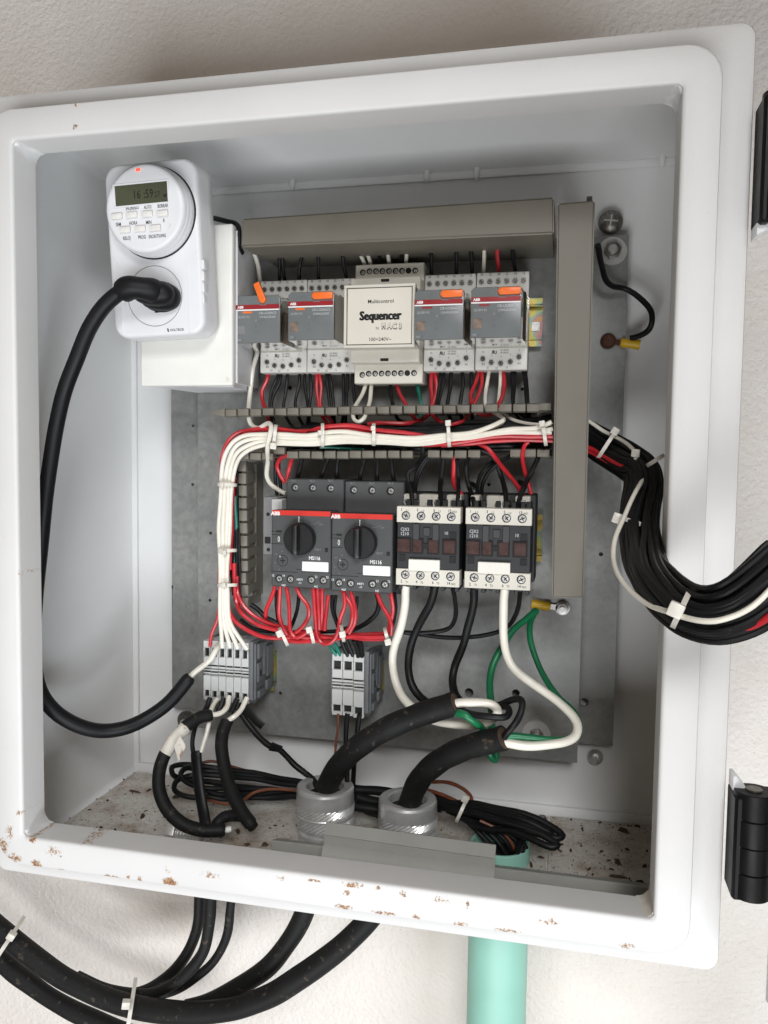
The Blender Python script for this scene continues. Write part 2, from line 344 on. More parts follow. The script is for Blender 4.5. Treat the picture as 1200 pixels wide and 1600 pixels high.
def text_mesh(t, bold):
    k = (t, bold)
    if k not in _TX:
        def mk(body):
            cu = bpy.data.curves.new('t', 'FONT'); cu.body = body; cu.size = 1; cu.offset = bold; cu.resolution_u = 2
            ob = bpy.data.objects.new('t', cu); COL.objects.link(ob); dg = bpy.context.evaluated_depsgraph_get(); dg.update()
            me = bpy.data.meshes.new_from_object(ob.evaluated_get(dg)); bpy.data.objects.remove(ob); bpy.data.curves.remove(cu)
            return me
        me = mk(t); xs = [v.co.x for v in me.vertices] or [0, 1]
        mn = min(xs)
        for v in me.vertices: v.co.x -= mn
        _TX[k] = (me, max(xs)-mn, 0.70+2*bold)
    return _TX[k]
def smooth(pts, step=2.2):
    P = np.array(pts, float)
    if len(P) == 2:
        n = max(2, int(np.linalg.norm(P[1]-P[0])/step/2)); return np.array([P[0]+(P[1]-P[0])*i/n for i in range(n+1)])
    Q = np.vstack([2*P[0]-P[1], P, 2*P[-1]-P[-2]]); out = []
    for i in range(1, len(Q)-2):
        p0, p1, p2, p3 = Q[i-1:i+3]
        # centripetal-like tangents
        n = max(2, int(np.linalg.norm(p2-p1)/step))
        d0, d1, d2 = [max(1e-3, np.linalg.norm(b_-a_))**0.5 for a_, b_ in ((p0, p1), (p1, p2), (p2, p3))]
        m1 = (p1-p0)/d0 - (p2-p0)/(d0+d1) + (p2-p1)/d1; m2 = (p2-p1)/d1 - (p3-p1)/(d1+d2) + (p3-p2)/d2
        m1 *= d1; m2 *= d1
        for k in range(n):
            t = k/n; t2, t3 = t*t, t*t*t
            out.append((2*t3-3*t2+1)*p1+(t3-2*t2+t)*m1+(-2*t3+3*t2)*p2+(t3-t2)*m2)
    out.append(Q[-2]); return np.array(out)
class Thing:
    def __init__(s, name, label, cat, org, group=None):
        s.org = Vector(org); o = bpy.data.objects.new(name, None); COL.objects.link(o); o.location = s.org*0.001
        o.empty_display_size = 0.01; o['label'] = label; o['category'] = cat
        if group: o['group'] = group
        s.o = o
    def part(s, name, mb, mat, parent=None, label=None, kind=None, ang=38):
        me = mb if isinstance(mb, bpy.types.Mesh) else mb.mesh(name, s.org, ang)
        if not me.materials: me.materials.append(M[mat])
        o = bpy.data.objects.new(name, me); COL.objects.link(o); o.parent = parent or s.o
        if label: o['label'] = label
        if kind: o['kind'] = kind
        return o
    def piece(s, name, me, loc, parent=None, rot=None):
        """a small repeated part sharing mesh data; me already in metres round its own origin"""
        o = bpy.data.objects.new(name, me); COL.objects.link(o); o.parent = parent or s.o; o.location = (Vector(loc)-s.org)*0.001
        if rot: o.rotation_euler = rot
        return o
def single(name, mb, mat, label, cat, group=None, org=None, ang=38):
    """a thing that is one mesh"""
    if org is None:
        vs = [v.co for v in mb.bm.verts]; org = (sum(v.x for v in vs)/len(vs), sum(v.y for v in vs)/len(vs), min(v.z for v in vs))
    me = mb.mesh(name, org, ang); me.materials.append(M[mat]); o = bpy.data.objects.new(name, me); COL.objects.link(o); o.location = Vector(org)*0.001
    o['label'] = label; o['category'] = cat
    if group: o['group'] = group
    return o
def struct(name, mb, mat, kind='structure'):
    me = mb.mesh(name); me.materials.append(M[mat]); o = bpy.data.objects.new(name, me); COL.objects.link(o); o['kind'] = kind; return o
def dup(root, dloc, label):
    r = root.copy(); COL.objects.link(r); r.location = root.location + Vector(dloc)*0.001; r['label'] = label
    for ch in list(root.children):
        c = ch.copy(); COL.objects.link(c); c.parent = r
        for g in ch.children:
            d = g.copy(); COL.objects.link(d); d.parent = c
    return r
def shared(mb, mat, name='piece', ang=38):
    me = mb.mesh(name, (0, 0, 0), ang); me.materials.append(M[mat]); return me
# shared screw heads (face towards -y, origin at face centre)
def screw_head(r, mat, cross=True, ang=0.4, name='screw'):
    b = MB()
    b.lathe([(r*0.80, -0.55), (r, -0.1), (r, 1.2)], (0, 0, 0), 'y', 14)
    R_ = Matrix.Rotation(ang, 3, 'Y')
    me = b
    # slot bars, dark, sunk look: built as thin dark mesh in a second material
    me = me.mesh(name); me.materials.append(M[mat]); me.materials.append(M['dark'])
    b2 = bmesh.new(); b2.from_mesh(me); n0 = len(b2.faces)
    t = MB(); t.box(-r*0.68, r*0.68, -0.62, -0.3, -r*0.14, r*0.14, rot=R_)
    if cross: t.box(-r*0.14, r*0.14, -0.63, -0.3, -r*0.55, r*0.55, rot=R_)
    tm = t.mesh('t'); b2.from_mesh(tm); b2.faces.ensure_lookup_table()
    for f in b2.faces[n0:]: f.material_index = 1
    b2.to_mesh(me); b2.free(); bpy.data.meshes.remove(tm); me.shade_smooth(); me.set_sharp_from_angle(angle=0.6)
    return me
# ------------------------------------------------------------------ setting: wall
WALLY = 205
b = MB(); b.box(-900, 1500, WALLY, WALLY+60, -1100, 1300)
struct('wall', b, 'wall')
# ------------------------------------------------------------------ enclosure
W, H, T, OW, OY, D = 390.45, 440.0, 22.5, 38.4, 22.0, 201.4
def rrect(off, y, r, seg=5):
    x0, x1, z0, z1 = -off, W+off, -off, H+off; pts = []
    for (cx, cz, a0) in ((x1-r, z1-r, 0), (x0+r, z1-r, 90), (x0+r, z0+r, 180), (x1-r, z0+r, 270)):
        for k in range(seg+1):
            a = math.radians(a0+90*k/seg); pts.append((cx+r*math.cos(a), y, cz+r*math.sin(a)))
    return pts
def loops(mb, L, flip=False):
    prev = None
    for pts in L:
        cur = [mb.bm.verts.new(p) for p in pts]
        if prev:
            n = len(cur)
            for i in range(n):
                q = (prev[i], cur[i], cur[(i+1) % n], prev[(i+1) % n]); mb.bm.faces.new(q if not flip else q[::-1])
        prev = cur
    return prev
cab = Thing('electrical_enclosure', 'open white steel electrical enclosure with rusty lower front edge mounted on the plaster wall', 'electrical cabinet', (195, D, -38))
b = MB()
loops(b, [rrect(OW-2.5, T+1.5, 6), rrect(2, T+1.5, 2.4), rrect(0, T, 2.2), rrect(0, 2.4, 2.2), rrect(0.3, 1.2, 3.2), rrect(1.1, 0.35, 3.6), rrect(2.3, 0, 4), rrect(17.9, 0, 17), rrect(18.7, 0.35, 17), rrect(19.1, 1.2, 17), rrect(19.4, OY-2, 16), rrect(20.2, OY-0.6, 16), rrect(21.5, OY, 15),
          rrect(OW-2.6, OY, 9), rrect(OW-0.7, OY+0.7, 7.5), rrect(OW, OY+2.4, 7), rrect(OW, D+3, 7), ])
# weld blobs at the opening corners
bmesh.ops.recalc_face_normals(b.bm, faces=b.bm.faces)
front = cab.part('front_frame', b, 'frame', ang=40)
for (x, z, sx, sz) in ((0, H, -1, 1), (W, H, 1, 1), (0, 0, -1, -1), (W, 0, 1, -1)):
    b = MB(); rnd = random.Random(int(x*7+z)); prev = None
    for j in range(9):
        yy = 2.6+(T-1.6)*j/8; R_ = (3.6+3.4*(j/8)**0.6)*(1+rnd.uniform(-.1, .1)); cur = [b.bm.verts.new((x+sx*1.2, yy, z+sz*1.2))]
        for k in range(9):
            a_ = math.radians(90*k/8); rr_ = R_*(1+rnd.uniform(-.05, .05)); cur.append(b.bm.verts.new((x-sx*(R_-rr_*math.cos(a_))-0*sx, yy+rnd.uniform(-.3, .3), z-sz*(R_-rr_*math.sin(a_)))))
        # fan: corner, then the concave arc
        if prev:
            n = len(cur)
            for i in range(n): b.bm.faces.new((prev[i], prev[(i+1) % n], cur[(i+1) % n], cur[i]))
        else: b.bm.faces.new(cur[::-1])
        prev = cur
    b.bm.faces.new(prev); bmesh.ops.recalc_face_normals(b.bm, faces=b.bm.faces)
    cab.part('weld_bead', b, 'paint_in' if z > 100 or x < 100 else 'tape', ang=80)
# inner walls and back
b = MB()
a = OW-2.5
for (p, q) in (((-a, -a), (-a, H+a)), ((W+a, H+a), (W+a, -a)), ((-a, H+a), (W+a, H+a))):
    pass
last = loops(b, [rrect(a, T+1.5, 6), rrect(a, D-6, 6), rrect(a-1.5, D-1.2, 6), rrect(a-6, D, 5)], flip=True)
b.bm.faces.new(last)
bmesh.ops.recalc_face_normals(b.bm, faces=b.bm.faces)
for f in b.bm.faces: f.normal_flip()
cab.part('inner_shell', b, 'paint_in', ang=30)
# folded joint strips along the back edges
for (n, c) in (('x', -a), ('z', H+a), ('f', -a)):
    b = MB()
    if n == 'x': b.prism([(-a, D-3), (-a+5.5, D-3.2), (-a+5.5, D-0.2), (-a, D-0.2)], 'z', -a+3, H+a-3)
    elif n == 'z': b.box(-a+3, W+a-3, D-2.2, D-0.2, H+a-8, H+a-2, 0.9, 2)
    else: b.box(-a+3, W+a-3, D-5.0, D-0.2, -a+1, -a+9, 1.2, 2)
    cab.part('seam_strip', b, 'paint_in')
for (px, py) in ((457, 285), (667, 272), (745, 268), (1035, 247)):
    p = at(px, py, D-3); b = MB()
    bmesh.ops.create_icosphere(b.bm, subdivisions=2, radius=1)
    for v in b.bm.verts: v.co = Vector((v.co.x*2.6+p[0], v.co.y*2+D-3, v.co.z*7+p[2]))
    cab.part('weld_bead', b, 'paint_in')
# floor skin with dirt
b = MB(); b.box(-a+0.6, 331.5, T+2.5, D-5.2, -36.2, -35.2); b.box(332.3, W+a-0.6, T+2.5, D-5.2, -36.2, -34.6, 0.2)
cab.part('floor_sheet', b, 'floor')
# ------------------------------------------------------------------ hinges and door
def hinge(z0, z1):
    hx, hy = 440.6, 11
    n = 4; hh = (z1-z0)/n
    H0 = cab.part('hinge', MB().box(430.2, 436, 4, 26, z0-1, z1-2, 1.5), 'hinge')
    for k in range(n):
        q = MB(); r = 10.2 if k % 2 == 0 else 10.0
        q.lathe([(r-.4, 0.15), (r, 0.5), (r, hh-0.5), (r-.4, hh-0.15)], (hx, hy, z0+k*hh), 'z', 28)
        if k % 2 == 0: q.box(431, hx, hy-2, hy+8, z0+k*hh+0.6, z0+(k+1)*hh-0.6, 0.8)
        else: q.box(hx, 456, hy-1, hy+9, z0+k*hh+0.6, z0+(k+1)*hh-0.6, 0.8)
        cab.part('knuckle', q, 'hinge', parent=H0)
    q = MB(); q.cyl((hx, hy, z1-0.3), 4.2, 1.2, 'z', 20, 0.3); q.cyl((hx, hy, z0+0.3), 4.2, -1.2, 'z', 20)
    cab.part('hinge_pin', q, 'screwd', parent=H0)
    q = MB(); q.prism([(430.3, z1-2), (430.3, z1+6), (432, z1+6), (437, z1)], 'y', 12, 24, 0.5)
    q2 = MB(); q2.prism([(430.3, z0+1), (430.3, z0-6), (440, z0-1)], 'y', 10, 24, 0.5)
    cab.part('hinge_bracket', q if z0 < 100 else q2, 'box2', parent=H0)
hinge(15, 73); hinge(371, 436)
b = MB()
dv = Vector((0.26, -0.9656, 0)); nv = Vector((0.9656, 0.26, 0)); o0 = Vector((447.5, 2, 0))
P = lambda s_, t, z: tuple(o0+dv*s_+nv*t+Vector((0, 0, z)))
b.hexa([P(0, 0, -38), P(420, 0, -38), P(420, 0, 478), P(0, 0, 478)], [P(0, 20, -38), P(420, 20, -38), P(420, 20, 478), P(0, 20, 478)])
bmesh.ops.recalc_face_normals(b.bm, faces=b.bm.faces)
bmesh.ops.bevel(b.bm, geom=list(b.bm.edges), offset=2.5, segments=2, affect='EDGES')
dr_ = cab.part('door', b, 'paint_in', label='white cabinet door swung open, only its hinge edge in view')
b = MB(); b.hexa([P(25, -1.6, -30), P(32, -1.6, -30), P(32, -1.6, 470), P(25, -1.6, 470)], [P(25, 0.5, -30), P(32, 0.5, -30), P(32, 0.5, 470), P(25, 0.5, 470)])
bmesh.ops.recalc_face_normals(b.bm, faces=b.bm.faces)
cab.part('door_seal', b, 'blk', parent=dr_)
# ------------------------------------------------------------------ mounting plates
def plate(name, x0, x1, z0, z1, y, th, holes, label):
    cu = bpy.data.curves.new('p', 'CURVE'); cu.dimensions = '2D'; cu.fill_mode = 'BOTH'; cu.extrude = th/2; cu.bevel_depth = 0
    def spl(pts):
        s = cu.splines.new('POLY'); s.points.add(len(pts)-1); s.use_cyclic_u = True
        for i, p in enumerate(pts): s.points[i].co = (p[0], p[1], 0, 1)
    spl([(x0, z0), (x1, z0), (x1, z1), (x0, z1)])
    for (hx, hz, r) in holes: spl([(hx+r*math.cos(2*math.pi*k/14), hz+r*math.sin(2*math.pi*k/14)) for k in range(14)])
    ob = bpy.data.objects.new('p', cu); COL.objects.link(ob); dg = bpy.context.evaluated_depsgraph_get(); dg.update()
    me0 = bpy.data.meshes.new_from_object(ob.evaluated_get(dg)); bpy.data.objects.remove(ob)
    b = MB(); b.add_mesh(me0, Matrix(((1, 0, 0, 0), (0, 0, 1, y), (0, 1, 0, 0), (0, 0, 0, 1))))
    bmesh.ops.remove_doubles(b.bm, verts=b.bm.verts, dist=0.01); bmesh.ops.recalc_face_normals(b.bm, faces=b.bm.faces)
    return single(name, b, 'galv', label, 'mounting plate', org=((x0+x1)/2, y, z0))
def hl(lst, Y): return [(at(x, y, Y)[0], at(x, y, Y)[2], r) for x, y, r in lst]
P1Y, P2Y = 187.0, 173.0
pl1 = plate('mounting_plate', 9.2, 378.2, 30.2, 415.3, P1Y, 2, hl([(302, 665, 1.4), (301, 757, 1.4), (269.8, 917, 1.3), (939, 866, 1.6), (913, 1097, 3.2)], P1Y-1),
      'larger grey galvanised back plate whose edges show left and right of the equipment')
pl2 = plate('mounting_plate', 40.5, 351.7, 19.5, 404, P2Y, 2, hl([(329, 833, 1.4), (328, 938, 1.4), (438, 1083, 1.4), (733, 1082, 3.4), (453, 606, 1.7), (816, 608, 1.3), (737, 760, 3.8), (812, 757, 3.8), (764, 757, 1.3), (806, 1083, 3.0), (770, 640, 1.3)], P2Y-1),
      'smaller grey galvanised plate in front, carrying the rails and the contactors')
# stand-offs that hold the plates
def standoff(pl, x, z, y, L_):
    me = MB().cyl((x, y, z), 5, L_, 'y', 16).mesh('stand_off', tuple(v*1000 for v in pl.location)); me.materials.append(M['screw'])
    o = bpy.data.objects.new('stand_off', me); COL.objects.link(o); o.parent = pl
for (x, z) in ((60, 40), (335, 45), (60, 390), (335, 390)): standoff(pl2, x, z, P2Y+0.8, 12.4)
for (x, z) in ((25, 45), (366, 60), (25, 400), (366, 395)): standoff(pl1, x, z, P1Y+0.8, D-P1Y-0.9)
# bolts
def hexpts(cx, cz, r, a0=0.2): return [(cx+r*math.cos(a0+math.pi/3*k), cz+r*math.sin(a0+math.pi/3*k)) for k in range(6)]
def bolt(px, py, Y, rw, rn, label, hexa=True, mat='screw', dome=False):
    x, _, z = at(px, py, Y); t = Thing('bolt', label, 'bolt', (x, Y, z))
    t.part('washer', MB().lathe([(rw-0.4, -1.6), (rw, -1.2), (rw, 0)], (x, Y, z), 'y', 32), 'gland' if hexa and mat == 'screw' else mat)
    if hexa:
        t.part('nut', MB().prism(hexpts(x, z, rn), 'y', Y-6.0, Y-1.6, 0.4), 'screwd')
        t.part('thread', MB().lathe([(rn*0.40, -8.5), (rn*0.52, -7.8), (rn*0.52, -5)], (x, Y, z), 'y', 16), 'screw')
    else:
        h = t.part('head', MB().lathe([(rn*0.35, -6.2), (rn*0.75, -5.2), (rn, -3.0), (rn, -1.6)], (x, Y, z), 'y', 28), mat)
        R_ = Matrix.Rotation(0.12, 3, 'Y')
        (t.part('boss', MB().cyl((x, Y, z), 6, D-Y-0.3, 'y', 20), mat) if D-Y > 2 else None); t.part('cross_slot', MB().box(x-rn*.6, x+rn*.6, Y-6.4, Y-5, z-0.6, z+0.6, rot=R_, piv=(x, Y, z)).box(x-0.6, x+0.6, Y-6.35, Y-5, z-rn*.5, z+rn*.5, rot=R_, piv=(x, Y, z)), 'screw', parent=h)  # bright zinc on the cross slot puts its highlight into the colour
    return t
bolt(957, 393, P1Y-1.2, 10.5, 6.5, 'zinc hex nut on a wide washer, beside the upper end of the upright duct')
bolt(954, 348, D-6, 9, 8.6, 'dark cross-head screw just above the washer and nut, on the back wall', False, 'screwd')
bolt(838, 1147, P2Y-1.2, 11, 5.5, 'wide zinc fender washer near the lower right corner of the front plate')
bolt(930, 1182, D-1, 6.2, 5.8, 'cross-head screw in the white back wall below the lower right plate corner', False, 'screw')
bolt(293, 1126, P1Y-1.2, 9, 6.5, 'dark washer and nut half hidden behind the taped cable at lower left', True, 'screwd')
# ------------------------------------------------------------------ DIN rails
def rail(x0, x1, zc, label, h=35):
    t = Thing('din_rail', label, 'rail', ((x0+x1)/2, P2Y-1, zc-h/2)); y = P2Y-1.2
    hh = h/2
    b = MB(); b.prism([(y, zc-hh+6), (y, zc+hh-6), (y-1.2, zc+hh-6.0), (y-1.2, zc-hh+6.0)], 'x', x0, x1)
    t.part('web', b, 'zinc')
    for s_ in (1, -1):
        b = MB(); z1 = zc+s_*(hh-5); z2 = zc+s_*hh
        b.box(x0, x1, y-7.5, y, z1-0.6, z1+0.6); b.box(x0, x1, y-7.5, y-6.3, z1, z2)
        t.part('flange', b, 'zinc')
    return t
r1 = rail(104, 317.6, 349.5, 'iridescent zinc rail behind the row of relays, its slotted end showing on the right')
r1.part('slot', MB().box(309.5, 316, P2Y-2.9, P2Y-2.3, 344, 351, 0.2), 'screw')
rail(120, 321.5, 190.5, 'yellowish zinc rail behind the motor breakers and contactors')
rail(66, 110.5, 76, 'short brownish zinc rail behind the left group of six terminal blocks')
rail(165, 201, 76, 'short zinc rail behind the right group of three terminal blocks')
# ------------------------------------------------------------------ wiring ducts
def q4(pts, Y): return [at(x, y, Y) for x, y in pts]
t = Thing('wiring_duct', 'closed grey-brown duct running across the top above the relays', 'wiring duct', (217, P2Y-1, 393))
fr = q4([(376, 386), (866, 365), (866, 307), (377, 341)], 100)
bk = [(p[0]+0.3, 124, p[2]) for p in fr]
b = MB(); b.hexa(fr, bk); bmesh.ops.recalc_face_normals(b.bm, faces=b.bm.faces); bmesh.ops.bevel(b.bm, geom=list(b.bm.edges), offset=1.4, segments=3, affect='EDGES')
t.part('cover', b, 'duct')
b = MB(); b.hexa([(fr[0][0]+1.5, 110, fr[0][2]+2.0), (fr[1][0]-1.5, 110, fr[1][2]+2.0), (fr[2][0]-1.5, 110, fr[2][2]-2), (fr[3][0]+1.5, 110, fr[3][2]-2)],
    [(fr[0][0]+1.5, P2Y-1.2, fr[0][2]+2.0), (fr[1][0]-1.5, P2Y-1.2, fr[1][2]+2.0), (fr[2][0]-1.5, P2Y-1.2, fr[2][2]-2), (fr[3][0]+1.5, P2Y-1.2, fr[3][2]-2)])
t.part('base', b, 'duct')
t = Thing('wiring_duct', 'closed upright grey-brown duct on the right of the relays and contactors', 'wiring duct', (340, P2Y-1, 156))
fr = q4([(862, 935), (912, 935), (930, 312), (871, 317)], 100)
b = MB(); b.hexa(fr, [(p[0], 122, p[2]) for p in fr]); bmesh.ops.recalc_face_normals(b.bm, faces=b.bm.faces); bmesh.ops.bevel(b.bm, geom=list(b.bm.edges), offset=1.3, segments=3, affect='EDGES')
t.part('cover', b, 'duct')
f2 = [(fr[0][0]+1.4, fr[0][2]+1.5), (fr[1][0]-1.4, fr[1][2]+1.5), (fr[2][0]-1.4, fr[2][2]-1.5), (fr[3][0]+1.4, fr[3][2]-1.5)]
# side walls with slits where the bundles pass
b = MB()
for (i, j) in ((0, 3), (1, 2)):
    for (u0, u1) in ((0.0, 0.33), (0.52, 1.0)):
        xa = f2[i][0]+(f2[j][0]-f2[i][0])*u0; xb = f2[i][0]+(f2[j][0]-f2[i][0])*u1; za = f2[i][1]+(f2[j][1]-f2[i][1])*u0; zb = f2[i][1]+(f2[j][1]-f2[i][1])*u1
        b.hexa([(xa-.7, 110, za), (xa+.7, 110, za), (xb+.7, 110, zb), (xb-.7, 110, zb)], [(xa-.7, P2Y-1.2, za), (xa+.7, P2Y-1.2, za), (xb+.7, P2Y-1.2, zb), (xb-.7, P2Y-1.2, zb)])
t.part('side_wall', b, 'duct')
tq = at(921, 309, 112); t.part('tab', MB().box(tq[0]-1.8, tq[0]+1.8, 108, 124, tq[2]-5, tq[2], 0.5), 'duct')
# open slotted duct: finger rows
FY = 124
t = Thing('wiring_duct', 'open slotted grey duct with its cover off, holding the white and red wire bundle', 'wiring duct', (217, P2Y-1, 250))
fb = MB(); fb.prism([(-3.1, -2.3), (-1.4, -3.1), (1.6, -3.1), (3.1, -2.0), (3.1, 2.0), (1.6, 3.1), (-1.4, 3.1), (-3.1, 2.3)], 'x', -4.25, 4.25, 0.5)
fb.box(-3.3, 3.3, 2.6, 34, -0.75, 0.75)
finger = shared(fb, 'duct', 'duct_finger')
fbl = MB(); fbl.prism([(-3.1, -2.3), (-1.4, -3.1), (1.6, -3.1), (3.1, -2.0), (3.1, 2.0), (1.6, 3.1), (-1.4, 3.1), (-3.1, 2.3)], 'z', -4.0, 4.0, 0.5)
fbl.box(-0.4, 1.1, 2.6, 26, -3.3, 3.3)
vfinger = shared(fbl, 'duct', 'duct_finger')
rnd = random.Random(3)
def finger_row(edges, yl, yr, x0=345, x1=858):
    for (xa, xb) in edges:
        xm = (xa+xb)/2; ym = yl+(yr-yl)*(xm-x0)/(x1-x0)
        t.piece('duct_finger', finger, (at(xm, ym, FY)[0], FY, at(xm, ym, FY)[2]+rnd.uniform(-.25, .25)), rot=(rnd.uniform(-.03, .03), rnd.uniform(-.02, .02), rnd.uniform(-.03, .03)))
up = [354, 372, 392, 411, 431, 450, 469, 489, 509, 529, 549, 569, 590, 610, 631, 651, 672, 693, 714, 736, 757, 779.5, 801, 823, 843, 860]
finger_row(list(zip(up, up[1:])), 645.5, 636.5)
p0 = at(342, 645, FY); t.part('bent_finger', MB().prism([(p0[0]-6, p0[2]-1.5), (p0[0]+6, p0[2]-3), (p0[0]+6, p0[2]+3), (p0[0]-5, p0[2]+1)], 'y', FY-3, FY+3, 0.5), 'duct')
lo = [(449.5, 468), (468, 487), (487, 507), (507, 527), (527, 547), (547, 566), (566, 586.5), (586.5, 606), (606, 627), (627, 647), (668, 689), (689, 710), (710, 731), (731, 752), (797, 817), (818, 838), (839, 859)]
finger_row(lo, 711.5, 708.5)
for (xm, ym) in ((382, 712), (401, 713), (420, 713), (438, 703.5)):
    p = at(xm, ym, FY-2); t.piece('duct_finger', finger, (p[0], FY-2, p[2]), rot=(0.05, 0.03, 0.02))
zu, zl = at(600, 643, FY)[2], at(600, 711, FY)[2]
t.part('duct_base', MB().box(90, 327, FY+30, P2Y-1.2, zu-0.9, zu+0.9).box(98, 327, FY+30, P2Y-1.2, zl-0.9, zl+0.9).box(90, 327, P2Y-3, P2Y-1.3, zl-0.9, zu+0.9), 'duct')
VY = 134
vs = [(720, 737), (739, 756), (758, 775), (778, 794), (797, 814), (816, 834), (836, 853), (855, 873), (875, 892), (894, 911), (913, 930), (932, 950)]
t = Thing('wiring_duct', 'upright row of slotted grey duct fingers left of the motor breakers', 'wiring duct', (97, P2Y-1, 136))
for i, (ya, yb) in enumerate(vs):
    p = at(380+(i*0.35)-(3 if i == 9 else 0), (ya+yb)/2, VY); t.piece('duct_finger', vfinger, (p[0], VY, p[2]), rot=(rnd.uniform(-.02, .02), rnd.uniform(-.02, .02), rnd.uniform(-.06, .06)))
xw = at(380, 830, VY)[0]
t.part('duct_base', MB().box(xw-0.6, xw+1.6, VY+22, P2Y-1.2, 137, 243).box(xw-0.6, xw+2.4, VY+21, VY+23, 137, 243).box(xw-28, xw+1.4, P2Y-3, P2Y-1.3, 137, 243), 'duct')
# ------------------------------------------------------------------ relay sockets
def zc(ox, oy, k): return lambda x, y: (x/k+ox, y/k+oy)
C = zc(640, 400, 1200/220)
SY = 141.0
ST = 'light grey relay socket'
sk = Thing('relay_socket', 'light grey relay socket third from the left, right next to the beige module', 'relay socket', (252.6, P2Y-9, 312), 'relay sockets on the rail')
b = MB(); b.box(233.9, 271.0, SY, SY+18, 312.2, 333, 0.6); b.box(233.9, 271.0, SY, SY+18, 362, 381.3, 0.6); b.box(234.2, 270.7, SY+1.5, P2Y-9, 312.8, 380.8, 0.4)
sk.part('body', b, 'socket')
sk.part('release_slot', MB().box(262, 270.2, SY-0.2, SY+4, 350, 362.5), 'dark')
sk.part('base', MB().box(236, 269, SY+17, P2Y-8.0, 316, 377, 0.5), 'socket')
rs = 2.05
sm = screw_head(1.75, 'screwd', True, 0.5); sm2 = screw_head(1.75, 'screwd', True, 1.1)
ring = MB(); ring.lathe([(2.5, -0.12), (2.5, 0.5), (1.9, 0.5), (1.9, -0.12)], (0, 0, 0), 'y', 16, close=False); ringm = shared(ring, 'inkb', 'terminal_ring')
tb = MB()
for i, (x, y) in enumerate([(167, 240), (238, 236), (307, 234), (377, 230), (446, 225), (516, 228)]):
    P_ = at(*C(x, y), SY); P_ = (P_[0], SY, at(*C(340, 232), SY)[2]); sc_ = sk.piece('screw', sm if i % 2 else sm2, (P_[0], SY-0.1, P_[2])); sk.piece('terminal_ring', ringm, (P_[0], SY-0.15, P_[2]), sc_)
    bpy.context.view_layer.update()
    tb.text(('34', '32', '24', '22', '14', '12')[i], P_[0]+0.3, P_[2]+5.0, SY-0.1, 1.7, 0.85, 0.01)
for i, (x, y) in enumerate([(182, 885), (252, 916), (330, 923), (409, 911), (481, 870)]):
    P_ = at(*C(x, y), SY); sc_ = sk.piece('screw', sm2 if i % 2 else sm, (P_[0], SY-0.1, P_[2])); sk.piece('terminal_ring', ringm, (P_[0], SY-0.15, P_[2]), sc_)
    tb.text(('10', '11', '6', '7', '2')[i], P_[0]+0.2, P_[2]+4.9, SY-0.1, 1.4, 0.85)
for s_, x, y in (('A2', 185, 928), ('31', 222, 960), ('21', 296, 963), ('11', 381, 957), ('A1', 483, 922)):
    P_ = at(*C(x, y), SY); tb.text(s_, P_[0], P_[2], SY-0.1, 1.7, 0.85, 0.01)
P_ = at(*C(275, 826), SY); tb.text('R', P_[0]-1.0, P_[2], SY-0.1, 2.6, -0.9, 0.05); tb.text('U', P_[0]+1.1, P_[2]-0.3, SY-0.1, 2.6, 0.8, 0.05)
P_ = at(*C(362, 812), SY); tb.text('12A 150VAC', P_[0], P_[2], SY-0.1, 1.15, 0.75, 0.01)
P_ = at(*C(362, 833), SY); tb.text('10A 300VAC', P_[0], P_[2], SY-0.1, 1.15, 0.75, 0.01)
sk.part('lettering', tb, 'inkb')
# parent the rings properly: ring location is relative to its screw
def fix_sub(root):
    for c in root.children:
        for g in c.children:
            if g.name.startswith('terminal_ring'): g.location = (0, 0, 0)
fix_sub(sk.o)
dup(sk.o, (-126.8, 0, 0.2), 'light grey relay socket at the left end, behind the relay with the raised lever')
dup(sk.o, (-89.3, 0, 0.0), 'light grey relay socket second from the left, just left of the beige module')
dup(sk.o, (37.7, 0, 0.2), 'light grey relay socket at the right end of the row, beside the bare rail end')
